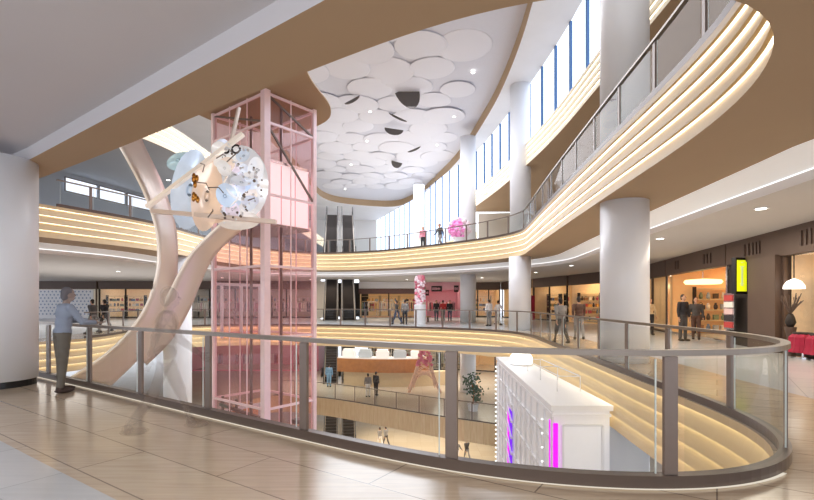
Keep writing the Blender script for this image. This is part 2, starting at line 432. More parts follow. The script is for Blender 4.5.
def railing(name, label, C, z, pstart, pend, offset, spacing=1.85, top=1.12, postw=.11, postd=.035, curb=.15, base_mat=None, curbw=.10, phase=None):
    N = normals(C); Co = [p + n * offset for p, n in zip(C, N)]
    P = arc_resample(Co, nearest(C, pstart), nearest(C, pend))
    # resample finely with equal arc length
    P = catmull([tuple(p) for p in P], False, .12)
    NN = []
    for i in range(len(P)):
        t = (P[min(i + 1, len(P) - 1)] - P[max(i - 1, 0)]).normalized(); NN.append(Vector((t.y, -t.x)))
    root = thing(name, (P[0].x, P[0].y, z), label, 'railing')
    def sw(prof, nm, mat, i0=0, i1=None):
        i1 = i1 or len(P) - 1; m = MB()
        rings = [[Vector((P[i].x + NN[i].x * d, P[i].y + NN[i].y * d, z + zz)) for i in range(i0, i1 + 1)] for d, zz in prof]
        for k in range(len(prof)): m.strip(rings[k], rings[(k + 1) % len(prof)])
        m.add([r[0] for r in rings], [tuple(range(len(prof)))]); m.add([r[-1] for r in rings], [tuple(range(len(prof)))])
        return m.build(nm, mat, root)
    w = .04
    sw([(-w, top - .048), (w, top - .048), (w, top), (-w, top)], 'handrail', M['railmetal'])
    sw([(-curbw / 2, .0), (curbw / 2, 0.0), (curbw / 2, curb), (-curbw / 2, curb)], 'base_channel', base_mat or M['curb'])
    step = (P[1] - P[0]).length; k = max(1, round(spacing / step)); i = 0 if phase is None else nearest(P, phase) % k
    while i < len(P) - 1:
        t = NN[i]; ang = math.atan2(t.y, t.x)
        m = MB(); m.box((P[i].x, P[i].y, z + (top - .055 + curb) / 2), (postd, postw, top - .055 - curb), rz=ang)
        m.build('post', M['darkmetal'], root)
        j = min(i + k, len(P) - 1)
        if j - i > 3:
            g = MB(); sub = list(range(i + 1, j, 2))
            if sub[-1] != j - 1: sub.append(j - 1)
            g.strip([Vector((P[q].x, P[q].y, z + curb + .005)) for q in sub], [Vector((P[q].x, P[q].y, z + top - .075)) for q in sub])
            gp = g.build('glass_panel', M['glass'], root, smooth=True)
            if postw > .1:
                e = MB()
                q = sub[-1]; e.box((P[q].x, P[q].y, z + (top - .07 + curb) / 2), (.011, .011, top - .08 - curb))
                e.build('polished_edge', M['glassedge'], gp)
        i += k
    return root, P, NN
r0, RP, RN = railing('glass_railing', 'long curved glass balustrade with flat bronze handrail around the main floor opening', C0, 0, (-13.3, 13.5), (-13.2, 19.5), .09, curb=.11, phase=(.44, 4.2))
railing('glass_railing', 'glass balustrade along the upper gallery above the lit stepped bands', C1, 5.4, (4.0, 5.3), (-14.1, 18.8), .05, curb=.13)
railing('glass_railing', 'thin-post glass balustrade on the lower level above a wooden edge', CM, -5.4, (6.6, 23), (-10, 34.5), .12, curb=.05, postw=.06)
# metal floor line along the near balustrade, its shine put in as emission
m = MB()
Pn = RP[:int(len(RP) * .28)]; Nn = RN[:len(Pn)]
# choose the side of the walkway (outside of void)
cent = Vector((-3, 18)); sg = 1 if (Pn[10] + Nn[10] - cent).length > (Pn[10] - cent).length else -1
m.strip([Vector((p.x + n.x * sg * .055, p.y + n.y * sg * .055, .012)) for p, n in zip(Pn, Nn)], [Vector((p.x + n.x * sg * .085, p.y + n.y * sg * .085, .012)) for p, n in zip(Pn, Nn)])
m.build('trim_7', emis('floor_line_shine', '#fff3e0', .7), kind='structure')

# ------------------------------------------------------------------ columns
def column(n, x, y, z0, z1, r=.61, ringbase=False):
    b = MB(); b.lathe([(r, z0 + (.12 if ringbase else 0)), (r, z1)], 40, (x, y, 0))
    o = b.build('column_%d' % n, M['colwhite'], kind='structure', smooth=False)
    for p in o.data.polygons: p.use_smooth = len(p.vertices) == 4
    if ringbase:
        k = MB(); k.lathe([(r - .03, z0), (r - .03, z0 + .12)], 40, (x, y, 0)); k.build('base_ring', M['blackring'], o)
cn = 1
for (x, y, z0, z1, rb) in [(-7.47, 8.4, 0, 4.1, True), (5.62, 11.95, 0, 4.1, False), (5.62, 11.95, 5.4, 14.4, False), (5.62, 11.95, -10.8, -1.3, False),
                       (6.35, 26.0, 0, 4.1, False), (6.75, 27.5, 5.4, 14.4, False), (4.75, 36, 0, 4.1, False), (4.75, 36, 5.4, 14.4, False), (4.75, 36, -5.4, -1.3, False),
                       (1.3, 50, 5.4, 14.4, False), (-12.9, 26, -10.8, 4.1, False)]:
    column(cn, x, y, z0, z1, .73 if x < -12 else (.585 if x == 5.62 else .61), rb); cn += 1

# ------------------------------------------------------------------ top: windows and atrium ceiling
ZT = 14.4; OVH = .8
b = MB()
OV = [(5.45, 20.5), (4.6, 15.5), (1, 13), (-4, 13), (-9, 16), (-11, 22), (-11, 30), (-10.8, 40), (-10.6, 50), (-10.2, 57), (-8.6, 59.6), (-1.8, 61.8), (1.0, 57.5), (3.2, 49), (4.6, 42), (5.4, 34), (5.72, 28)]
CO = catmull(OV, True, .6)
Wn = [(7.3, 5), (7.35, 11), (7.45, 17), (7.5, 22), (7.3, 26.5), (6.75, 33), (5.8, 39.8), (3.6, 47), (1.2, 56), (-1.6, 64), (-4.7, 72)]
CW = catmull(Wn, False, 2.0)
CWn = []
outer = [tuple(p) for p in CW] + [(-30, 72), (-30, 2), (7.3, 2)]
b.plate(outer, [CO], ZT); b.build('ceiling_atrium', M['white'], kind='structure')
b = MB(); b.plate(CO, [], ZT + OVH); b.build('ceiling_oval', M['skyceil'], kind='structure')
b = MB(); b.strip(P3(CO, ZT), P3(CO, ZT + OVH), True); b.build('trim_8', M['soffit'], kind='structure')
# clerestory windows: one structure per bay
winz = lambda y: 10.8 if y < 41 else 8.4
wi = 1
for i in range(len(CW) - 1):
    a, c = CW[i], CW[i + 1]
    z0 = 10.8 if a.y < 40 else 7.6
    g = MB(); g.quad((a.x, a.y, z0), (c.x, c.y, z0), (c.x, c.y, ZT), (a.x, a.y, ZT))
    w = g.build('window_%d' % wi, M['winglass'], kind='structure')
    k = MB(); k.box((a.x, a.y, (z0 + ZT) / 2), (.12, .14, ZT - z0)); k.build('mullion', M['mull'], w)
    wi += 1
b = MB(); far = [p for p in CW if p.y >= 39]
b.strip([Vector((p.x + .05, p.y, 5.4)) for p in far], [Vector((p.x + .05, p.y, 7.6)) for p in far]); b.build('wall_far', M['creamstone'], kind='structure')
b = MB(); b.quad((-30, 72, 5.4), (-4.7, 72, 5.4), (-4.7, 72, ZT), (-30, 72, ZT)); b.build('wall_back', M['wall_white'], kind='structure')
# upper gallery walls
ULW = [(-27, 16), (-22.4, 24), (-20.8, 28.8), (-19.2, 34), (-17.5, 42), (-16, 55), (-16, 72)]
b = MB(); b.strip([Vector((x, y, 5.4)) for x, y in ULW], [Vector((x, y, 9.5)) for x, y in ULW]); b.build('wall_left', M['wall_blue'], kind='structure')
def lerp2(a, c, t): return (a[0] + (c[0] - a[0]) * t, a[1] + (c[1] - a[1]) * t)
segs = [(lerp2((-20.8, 28.8), (-19.2, 34), t0), lerp2((-20.8, 28.8), (-19.2, 34), t1)) for t0, t1 in ((0, .32), (.34, .66), (.68, 1.0))]
segs = [((-20.95, 28.2), (-20.35, 30.2)), ((-20.3, 30.35), (-19.75, 32.2)), ((-19.7, 32.4), (-19.1, 34.3)), ((-19.05, 34.5), (-18.6, 36.5))]
for a, c in segs:
    g = MB(); g.quad((a[0] + .06, a[1], 8.35), (c[0] + .06, c[1], 8.35), (c[0] + .06, c[1], 9.2), (a[0] + .06, a[1], 9.2))
    w = g.build('window_%d' % wi, emis('strip_window_light', '#e9f1ff', 1.3), kind='structure'); wi += 1
    k = MB()
    for p, q in (((a[0], a[1], 8.35), (c[0], c[1], 8.35)), ((a[0], a[1], 9.2), (c[0], c[1], 9.2)), ((a[0], a[1], 8.35), (a[0], a[1], 9.2))):
        k.bar(Vector(p) + Vector((.08, 0, 0)), Vector(q) + Vector((.08, 0, 0)), .06)
    k.build('window_frame', M['darkmetal'], w)
# upper right gallery wall
URW = [(10.5, -2), (11.2, 12.5), (12.9, 20.7), (14.2, 27), (13, 34), (11, 40.6), (6.4, 41.4)]
b = MB(); b.strip([Vector((x, y, 5.4)) for x, y in URW], [Vector((x, y, 9.5)) for x, y in URW]); b.build('wall_right_upper', M['wall_cream'], kind='structure')

# ceiling discs and hanging flaps
def inside(C, p):
    c = False; n = len(C)
    for i in range(n):
        a, d = C[i], C[(i + 1) % n]
        if (a.y > p[1]) != (d.y > p[1]) and p[0] < (d.x - a.x) * (p[1] - a.y) / (d.y - a.y) + a.x: c = not c
    return c
disc_me = None
rnd = random.Random(3)
first = None
y = 18.0; row = 0
while y < 56:
    x = -8.6 + (row % 2) * 1.35
    while x < 3.4:
        px, py = x + rnd.uniform(-.35, .35), y + rnd.uniform(-.35, .35)
        if inside(CO, (px + 1.2, py)) and inside(CO, (px - 1.2, py)) and rnd.random() < .9:
            s = rnd.uniform(.85, 1.25)
            if first is None:
                m = MB(); m.lathe([(.15, .0), (1.24, .004), (1.3, .015), (1.32, .03), (1.3, .04), (.1, .04)], 28)
                first = m.build('ceiling_disc', M['petal'], smooth=True)
                tag(first, 'round white disc overlapping others on the oval atrium ceiling', 'disc', 'white discs on the atrium ceiling'); o = first
            else:
                o = first.copy(); col.objects.link(o)
            o.location = (px, py, ZT + OVH - .05 - rnd.uniform(.0, .06)); o.scale = (s, s, 1)
            o.rotation_euler = (rnd.uniform(-.03, .03), rnd.uniform(-.03, .03), rnd.uniform(0, 6))
        x += 2.55
    y += 2.25; row += 1
def flap(px, py, w, h, rot, label):
    c = W(px, py, 462 * 13.2 / (HY - py)); Y = c.y; k = Y / F
    m = MB(); n = 16; r = w * k / 2
    pts = [(r * math.cos(PI + PI * i / n), h * k * math.sin(PI + PI * i / n)) for i in range(n + 1)]
    vs = [Vector((x, -.03, z)) for x, z in pts] + [Vector((x, .03, z)) for x, z in pts]; q = n + 1
    m.add(vs, [tuple(range(q)), tuple(range(2 * q - 1, q - 1, -1))] + [(i, (i + 1) % q, q + (i + 1) % q, q + i) for i in range(q)])
    o = m.build('hanging_flap', M['flap']); o.location = c + Vector((0, 0, h * k * .5)); o.rotation_euler = rot
    tag(o, label, 'flap')
flap(406, 99, 24, 21, (0, -.42, 0), 'largest dark grey half-round flap hanging from the atrium ceiling')
flap(352, 101, 17, 3, (0, -.5, 0), 'thin dark flap seen edge-on, leftmost under the atrium ceiling')
flap(398, 118, 20, 2, (0, .45, 0), 'thin dark sliver flap just under the largest half-round flap')
flap(394, 132, 19, 6, (0, .15, 0), 'shallow dark grey flap in the middle of the atrium ceiling')
flap(397, 165, 11, 6, (0, .25, 0), 'small dark half-round flap farthest along the atrium ceiling')
flap(414, 150, 14, 2, (0, -.4, 0), 'thin grey flap beside the white discs toward the windows')

# downlights
dl = MB(); dl.lathe([(.11, 0), (.11, .02)], 16); 
def ring_light(first=[None]):
    pass
def spot(x, y, z, label, group):
    root = thing('downlight', (x, y, z - .02), label, 'downlight', group)
    m = MB(); m.lathe([(.15, .0), (.15, .018), (.12, .018), (.12, .0)], 20, (x, y, z - .02)); m.build('bezel', M['white'], root)
    m = MB(); m.lathe([(.11, -.006), (.11, .012)], 18, (x, y, z - .02)); m.build('lens', M['spot'], root)
    return root
spot(8.2, 10.7, LZ, 'recessed downlight in the lowered ceiling nearest the bright shop', None)
spot(8.6, 15.7, LZ, 'recessed downlight in the lowered ceiling beside the large right column', None)
for i, (x, y) in enumerate([(9.2, 21), (9.6, 27), (9.2, 33), (6.5, 40), (0, 43), (-9, 43), (-16, 40), (-20, 32), (-21, 25)]):
    spot(x, y, LZ, 'small recessed downlight in the far part of the lowered ceiling', 'far downlights of the lowered ceiling')
for (x, y) in [(-17.5, 24.5), (-15.5, 30), (9, 13), (9.5, 18), (10, 23)]:
    spot(x, y, 9.5, 'small recessed downlight in the upper gallery ceiling', 'downlights of the upper gallery ceiling')
for px, py in [(370, 108), (367, 138), (473, 68), (454, 113), (351, 162), (345, 187), (437, 142)]:
    c = W(px, py, 462 * 13.85 / (HY - py)); spot(c.x, c.y, ZT + OVH - .1, 'small glowing downlight between the white ceiling discs', 'downlights of the atrium ceiling')

# ------------------------------------------------------------------ shops
def shop(idx, p0, p1, z, depth, wallm, lightm, label, nmull=2, oh=2.9, top=3.7, hdr=None, framem=None, glass=True, floorm=None, lights=2, hcat='shopfront'):
    """shop unit along p0 -> p1 ; the inside lies to the left of p0->p1 seen from the mall flipped by sign of depth"""
    a, c = Vector(p0), Vector(p1); t = (c - a).normalized(); Lw = (c - a).length
    n = Vector((t.y, -t.x))
    if (a + c).normalized().dot(n) < 0 and True: n = -n     # away from the viewer
    def P(u, d, h): q = a + t * u + n * d; return Vector((q.x, q.y, z + h))
    w = MB()
    w.quad(P(0, depth, 0), P(Lw, depth, 0), P(Lw, depth, top), P(0, depth, top))
    w.quad(P(.03, .2, 0), P(.03, depth, 0), P(.03, depth, top), P(.03, .2, top))
    w.quad(P(Lw - .03, .2, 0), P(Lw - .03, depth, 0), P(Lw - .03, depth, top), P(Lw - .03, .2, top))
    wo = w.build('wall_shop_%d' % idx, wallm, kind='structure')
    k = MB(); k.quad(P(0, .2, oh + .35), P(Lw, .2, oh + .35), P(Lw, depth, oh + .35), P(0, depth, oh + .35)); k.build('ceiling_shop_%d' % idx, wallm, kind='structure')
    root = thing('shopfront', (a.x, a.y, z), label, hcat)
    h = MB()
    # header as a box along the line
    c0 = [P(0, -.12, oh), P(Lw, -.12, oh), P(Lw, .2, oh), P(0, .2, oh)]; c1 = [v + Vector((0, 0, top - oh)) for v in c0]
    h.add(c0 + c1, [(3, 2, 1, 0), (4, 5, 6, 7), (0, 1, 5, 4), (1, 2, 6, 5), (2, 3, 7, 6), (3, 0, 4, 7)])
    h.build('header', hdr or M['header'], root)
    fm = framem or M['header']
    for i in range(nmull + 1):
        u = .06 + (Lw - .12) * i / max(1, nmull)
        f = MB(); f.bar(P(u, 0, 0), P(u, 0, oh), .10, .12, up=(t.x, t.y, 0)); f.build('frame_post', fm, root)
    f = MB(); f.bar(P(0, 0, .05), P(Lw, 0, .05), .1, .1); f.build('sill', fm, root)
    if glass:
        for i in range(nmull):
            u0 = .11 + (Lw - .12) * i / nmull; u1 = .01 + (Lw - .12) * (i + 1) / nmull
            g = MB(); g.quad(P(u0, 0, .1), P(u1, 0, .1), P(u1, 0, oh), P(u0, 0, oh)); g.build('glass_pane', M['shopglass'], root)
    for i in range(lights):
        u = Lw * (i + .5) / lights
        l = thing('ceiling_light', tuple(P(u, depth * .45, oh + .3)), 'flat glowing ceiling panel inside ' + label.split(' with ')[0], 'ceiling light', 'panels in shop %s' % label.split(' with ')[0])
        m = MB(); hw = min(.9, Lw / lights * .35); q = [P(u - hw, depth * .45 - .5, oh + .3), P(u + hw, depth * .45 - .5, oh + .3), P(u + hw, depth * .45 + .5, oh + .3), P(u - hw, depth * .45 + .5, oh + .3)]
        m.quad(*q); m.build('diffuser', lightm, l)
    return P, Lw, t, n, wo

# reusable fittings -------------------------------------------------
def make_shelf():
    r = thing('shelf_unit', (0, 0, 0))
    for s in (-.95, .95):
        m = MB(); m.box((s, 0, 1.15), (.05, .36, 2.3)); m.build('side_panel', M['dark'], r)
    for k in range(5):
        m = MB(); m.box((0, 0, .12 + k * .52), (1.86, .34, .04)); m.build('shelf', M['creamstone'], r)
    return r
def make_rack():
    r = thing('clothes_rack', (0, 0, 0))
    for s in (-.8, .8):
        m = MB(); m.tube([(s, 0, .03), (s, 0, 1.62)], .02); m.build('upright', M['steel'], r)
        m = MB(); m.tube([(s, -.28, .03), (s, .28, .03)], .022); m.build('foot', M['steel'], r)
    m = MB(); m.tube([(-.8, 0, 1.62), (.8, 0, 1.62)], .018); m.build('rail', M['steel'], r)
    return r
def make_garment():
    m = MB(); prof = [(-.03, 1.56), (-.2, 1.47), (-.24, 1.1), (-.2, 1.05), (-.17, 1.3), (-.21, .62), (.21, .62), (.17, 1.3), (.2, 1.05), (.24, 1.1), (.2, 1.47), (.03, 1.56)]
    n = len(prof)
    vs = [Vector((-.04, x, z)) for x, z in prof] + [Vector((.04, x, z)) for x, z in prof]
    m.add(vs, [tuple(range(n)), tuple(range(2 * n - 1, n - 1, -1))] + [(i, (i + 1) % n, n + (i + 1) % n, n + i) for i in range(n)])
    m.tube([(0, -.12, 1.53), (0, 0, 1.585), (0, 0, 1.645)], .008, 5)
    return m.build('garment', PALM[0])
def make_bag():
    r = thing('handbag', (0, 0, 0))
    m = MB(); m.prism([(-.17, -.07), (.17, -.07), (.17, .07), (-.17, .07)], 0, .22); m.build('bag_body', PALM[0], r)
    m = MB(); m.tube([(-.09, 0, .21), (-.08, 0, .3), (0, 0, .36), (.08, 0, .3), (.09, 0, .21)], .012, 6); m.build('strap', M['dark'], r)
    return r
def make_pot():
    m = MB(); m.lathe([(.06, 0), (.09, .1), (.085, .2), (.05, .26), (.055, .32), (.0, .33)], 14); return m.build('vase', PALM[0], smooth=True)
def make_boxgood():
    m = MB(); m.box((0, 0, .13), (.2, .18, .22)); m.box((0, 0, .255), (.215, .195, .03)); return m.build('lidded_box', PALM[0])
PROTO_USED = {}
def place(key, maker, loc, rz, label, cat, group, mats=None):
    if key not in PROTO_USED:
        o = maker(); PROTO_USED[key] = o; o.location = loc; o.rotation_euler = (0, 0, rz); tag(o, label, cat, group)
        if mats:
            for ch in ([o] if '' in mats else o.children):
                k = '' if '' in mats else ch.name.split('.')[0]
                if k in mats: ch.material_slots[0].link = 'OBJECT'; ch.material_slots[0].material = mats[k]
        return o
    return dup(PROTO_USED[key], loc, rz, label, group, cat, mats)

SHELF_WORDS = ['end', 'second', 'third', 'fourth', 'fifth', 'sixth']
def fill_shelves(P, Lw, t, depth, where, n, seed, d=None):
    rr = random.Random(seed); ang = math.atan2(t.y, t.x)
    for i in range(n):
        u = Lw * (i + .5) / n; p = P(u, (d or depth - .3), 0)
        place('shelf', make_shelf, tuple(p), ang, 'dark-sided open shelf unit along the back of ' + where, 'shelf', 'shelf units at the back of ' + where)
        for lv in range(1, 4):
            for s in (-.6, -.2, .2, .6):
                q = P(u + s + rr.uniform(-.05, .05), (d or depth - .3), .14 + lv * .52)
                mk = rr.choice([('box', make_boxgood, 'lidded box', 'box'), ('pot', make_pot, 'rounded vase', 'vase'), ('bag', make_bag, 'handbag', 'bag')])
                mat = rr.choice(PALM); key = 'bag_body' if mk[0] == 'bag' else ''
                place(mk[0], mk[1], tuple(q), ang, '%s on a shelf in %s' % (mk[2], where), mk[3], '%ss on the shelves of %s' % (mk[2], where), {key: mat})
def fill_racks(P, Lw, t, where, spots, seed, pal=None, ng=8):
    rr = random.Random(seed); ang = math.atan2(t.y, t.x)
    for (u, d) in spots:
        place('rack', make_rack, tuple(P(u, d, 0)), ang, 'steel clothes rack standing in ' + where, 'clothes rack', 'clothes racks in ' + where)
        for k in range(ng):
            q = P(u - .7 + 1.4 * k / (ng - 1), d, 0); q.z += 0
            place('garment', make_garment, tuple(q), ang + rr.uniform(-.15, .15), 'garment hanging on a clothes rack in ' + where, 'garment', 'garments on the racks of ' + where, {'': rr.choice(pal or PALM)})

def side_shelves(P, Lw, t, depth, where, seed, n=2):
    rr = random.Random(seed); ang = math.atan2(t.y, t.x) + PI / 2
    for i in range(n):
        d0 = .5 + (depth - .8) * (i + .5) / n
        place('shelf', make_shelf, tuple(P(Lw - .3, d0, 0)), ang, 'dark-sided open shelf unit along the side wall of ' + where, 'shelf', 'shelf units along the side wall of ' + where)
        for lv in range(0, 4):
            for s in (-.66, -.33, 0, .33, .66):
                q = P(Lw - .3, d0 + s, .14 + lv * .52)
                mk = rr.choice([('box', make_boxgood, 'lidded box', 'box'), ('pot', make_pot, 'rounded vase', 'vase'), ('bag', make_bag, 'handbag', 'bag')])
                mat = rr.choice(PALM); key = 'bag_body' if mk[0] == 'bag' else ''
                place(mk[0], mk[1], tuple(q), ang, '%s on a side shelf in %s' % (mk[2], where), mk[3], '%ss on the side shelves of %s' % (mk[2], where), {key: mat})
def RX(Y): return 11 + .2073 * (Y - 12.5)
def RL(y0, y1): return (RX(y0), y0), (RX(y1), y1)

# right side, near to far
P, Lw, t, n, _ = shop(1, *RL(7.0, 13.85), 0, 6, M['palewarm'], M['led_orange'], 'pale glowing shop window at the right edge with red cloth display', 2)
side_shelves(P, Lw, t, 6, 'the pale shop at the right edge', 5)
PS = P
pil = MB(); a, c = RL(13.85, 15.4); pil.add([Vector((a[0] - .25, a[1], 0)), Vector((c[0] - .25, c[1], 0)), Vector((c[0] + 5, c[1], 0)), Vector((a[0] + 5, a[1], 0)), Vector((a[0] - .25, a[1], 2.95)), Vector((c[0] - .25, c[1], 2.95)), Vector((c[0] + 5, c[1], 2.95)), Vector((a[0] + 5, a[1], 2.95))],
    [(0, 1, 5, 4), (1, 2, 6, 5), (2, 3, 7, 6), (3, 0, 4, 7), (4, 5, 6, 7)]); pil.build('wall_pillar', M['header'], kind='structure')
hb = MB(); a, c = RL(13.85, 17.15); hb.add([Vector((a[0] - .12, a[1], 2.9)), Vector((c[0] - .12, c[1], 2.9)), Vector((c[0] + .2, c[1], 2.9)), Vector((a[0] + .2, a[1], 2.9)), Vector((a[0] - .12, a[1], 3.7)), Vector((c[0] - .12, c[1], 3.7)), Vector((c[0] + .2, c[1], 3.7)), Vector((a[0] + .2, a[1], 3.7))],
    [(0, 1, 5, 4), (1, 2, 6, 5), (2, 3, 7, 6), (3, 0, 4, 7), (4, 5, 6, 7), (3, 2, 1, 0)]); hb.build('trim_9', M['header'], kind='structure')
wp = MB(); a, c = RL(15.4, 17.15); wp.quad((a[0], a[1], 0), (c[0], c[1], 0), (c[0], c[1], 2.95), (a[0], a[1], 2.95)); wp.build('wall_right', M['dark'], kind='structure')
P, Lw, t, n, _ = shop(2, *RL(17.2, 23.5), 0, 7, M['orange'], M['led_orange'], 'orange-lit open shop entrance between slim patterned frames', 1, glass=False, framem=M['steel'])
P2 = P
side_shelves(P, Lw, t, 7, 'the orange-lit shop', 8)
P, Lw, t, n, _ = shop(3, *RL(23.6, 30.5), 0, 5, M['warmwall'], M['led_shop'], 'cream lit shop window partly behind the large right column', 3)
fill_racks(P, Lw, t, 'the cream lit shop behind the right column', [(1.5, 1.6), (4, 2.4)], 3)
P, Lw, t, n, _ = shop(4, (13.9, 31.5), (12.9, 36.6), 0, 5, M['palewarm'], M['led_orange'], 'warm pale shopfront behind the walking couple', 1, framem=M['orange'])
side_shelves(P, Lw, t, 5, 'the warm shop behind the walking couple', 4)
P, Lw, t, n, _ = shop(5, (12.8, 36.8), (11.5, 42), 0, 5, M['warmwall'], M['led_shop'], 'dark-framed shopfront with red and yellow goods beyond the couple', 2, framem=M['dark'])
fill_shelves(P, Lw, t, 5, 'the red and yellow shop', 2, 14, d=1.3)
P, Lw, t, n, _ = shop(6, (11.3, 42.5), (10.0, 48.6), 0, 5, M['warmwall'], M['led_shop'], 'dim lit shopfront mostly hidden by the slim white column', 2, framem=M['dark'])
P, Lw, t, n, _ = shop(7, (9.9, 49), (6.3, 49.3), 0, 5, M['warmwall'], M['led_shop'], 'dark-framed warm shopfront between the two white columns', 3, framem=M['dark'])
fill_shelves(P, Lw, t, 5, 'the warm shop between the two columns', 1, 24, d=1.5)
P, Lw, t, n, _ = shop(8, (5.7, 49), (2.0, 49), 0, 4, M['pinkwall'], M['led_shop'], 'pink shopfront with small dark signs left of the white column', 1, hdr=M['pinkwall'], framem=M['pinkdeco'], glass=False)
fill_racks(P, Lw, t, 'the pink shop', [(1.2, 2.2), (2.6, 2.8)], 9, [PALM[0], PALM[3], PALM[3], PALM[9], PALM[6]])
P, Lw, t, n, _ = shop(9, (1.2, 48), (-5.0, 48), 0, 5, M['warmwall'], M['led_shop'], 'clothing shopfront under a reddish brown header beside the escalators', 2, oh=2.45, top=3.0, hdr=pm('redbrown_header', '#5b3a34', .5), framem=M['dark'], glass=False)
fill_racks(P, Lw, t, 'the clothing shop beside the escalators', [(1.2, 1.0), (3.4, 1.4), (5.2, .9)], 19)
fill_shelves(P, Lw, t, 5, 'the clothing shop beside the escalators', 3, 20, d=2.2)
w = MB(); w.quad((1.6, 48, 3.0), (-5.0, 48, 3.0), (-5.0, 48, 3.7), (1.6, 48, 3.7)); w.build('wall_bulkhead', M['white'], kind='structure')
c = W(532, 313, 40.0)
r = thing('red_banner', (c.x, c.y, 0), 'narrow red standing banner before the red and yellow shop', 'banner')
m = MB(); m.box((c.x, c.y, 1.1), (.5, .05, 2.1)); m.build('cloth', M['crimson'], r)
m = MB(); m.box((c.x, c.y + .05, .025), (.6, .35, .05)); m.build('foot', M['steel'], r)
m = MB(); m.box((c.x, c.y + .05, 1.1), (.04, .03, 2.1)); m.build('pole', M['steel'], r)
# left side
P, Lw, t, n, _ = shop(10, (-9.5, 46.5), (-22.5, 46.5), 0, 6, M['wall_cream'], M['led_shop'], 'long clothing shopfront seen through the pink lift tower', 5, framem=M['dark'])
fill_racks(P, Lw, t, 'the long clothing shop behind the lift tower', [(1, 1.0), (3.2, 1.2), (5.4, 1.0), (7.6, 1.2), (9.8, 1.0), (11.8, 1.2)], 29, [PALM[1], PALM[6], PALM[8], PALM[9], PALM[3]])
fill_shelves(P, Lw, t, 6, 'the long clothing shop behind the lift tower', 5, 31, d=2.6)
P, Lw, t, n, _ = shop(11, (-23, 46.5), (-31.0, 46.5), 0, 5, M['palewarm'], M['led_shop'], 'warm shopfront behind the two walkers on the left', 3, framem=M['dark'])
fill_shelves(P, Lw, t, 5, 'the warm shop on the left', 4, 39, d=1.2)
P, Lw, t, n, wo = shop(12, (-31.2, 46.5), (-42, 46.5), 0, 3, M['wall_white'], M['led_shop'], 'white display front with a lozenge pattern beside the left column', 1)
# lozenge display panel
root = thing('lozenge_display', (-36, 46.2, 0), 'white display panel covered in grey lozenges left of the two walkers', 'panel')
m = MB(); m.box((-36.2, 46.25, 1.4), (9.6, .06, 2.8)); m.build('board', M['white'], root)
m = MB()
for i in range(24):
    for j in range(8):
        cx, cz = -40.6 + i * .38 + (j % 2) * .19, .4 + j * .32
        m.add([Vector((cx - .1, 46.2, cz)), Vector((cx, 46.2, cz - .1)), Vector((cx + .1, 46.2, cz)), Vector((cx, 46.2, cz + .1))], [(0, 1, 2, 3)])
m.build('lozenge_pattern', pm('lozenge_grey', '#93a3bd', .6), root)
# gaps closed by plain walls
def wallseg(name, a, c, z0, z1, mat):
    w = MB(); w.quad((a[0], a[1], z0), (c[0], c[1], z0), (c[0], c[1], z1), (a[0], a[1], z1)); return w.build(name, mat, kind='structure')
wallseg('wall_end', (-7.6, 50.2), (-4.2, 50.2), 0, 3.7, M['dark'])
wallseg('wall_back_main', (-9.5, 46.5), (-7.8, 46.5), 0, 3.7, M['wall_cream'])
wallseg('wall_back_near', (6.3, 49.2), (5.7, 49), 0, 3.7, M['header'])
wallseg('wall_link', (2.0, 49), (1.2, 48.2), 0, 3.7, M['wall_cream'])
wallseg('wall_corner', (RX(30.5), 30.5), (13.9, 31.5), 0, 3.7, M['header'])

# header marks: worn raised strokes on the dark band by the yellow sign
def marks(Y0, k, hs):
    root = thing('header_sign', (RX(Y0) - .14, Y0, 3.2), 'faint raised dark strokes on the header band, %s' % k, 'sign')
    for i, (dy, h, w) in enumerate(hs):
        Y = Y0 + dy; m = MB(); m.box((RX(Y) - .145, Y, 3.3), (.05, w, h)); m.build('stroke', M['header_mark'], root)
marks(12.6, 'nearest the right edge', [(-.2, .42, .06), (0, .42, .06), (.2, .42, .06)])
marks(15.4, 'above the yellow sign', [(-.5, .4, .06), (-.3, .4, .06), (-.1, .4, .06), (.15, .4, .06), (.4, .4, .06)])
marks(18.6, 'above the near side of the orange entrance', [(-.2, .4, .06), (.1, .4, .06), (.4, .4, .06)])
marks(22, 'above the far side of the orange entrance', [(-.2, .4, .06), (.1, .4, .06)])

# yellow light box sign
sx, sy = 11.42, 15.85
root = thing('light_box_sign', (sx, sy, 2.4), 'upright yellow light box sign in a black frame on the dark shopfront', 'sign')
ang = math.radians(12)
m = MB(); m.box((sx, sy, 2.43), (.52, .16, 1.24), rz=ang); m.build('frame', M['black'], root)
m = MB(); m.box((sx - .0, sy - .085, 2.43), (.38, .03, 1.06), rz=ang); pnl = m.build('face', M['yellow'], root)
m = MB()
m.box((sx, sy - .105, 2.42), (.075, .012, .62), rz=ang)
for zz, ww in ((2.74, .17), (2.66, .12), (2.16, .15), (2.1, .1), (2.88, .08)): m.box((sx, sy - .105, zz), (ww, .012, .03), rz=ang)
m.build('lettering', M['signgrey'], pnl)
# small lit poster case beneath the sign
m = thing('poster_case', (11.7, 16.7, 1), 'narrow lit poster panel of mixed colours below the yellow sign', 'poster')
k = MB(); k.box((11.55, 16.55, 1.2), (.05, .75, 1.3), rz=-.2); k.build('frame', M['steel'], m)
for i in range(5):
    k = MB(); k.box((11.51, 16.55, .72 + i * .24), (.03, .62, .2), rz=-.2); k.build('picture', PALM[(i * 3) % 12], m)

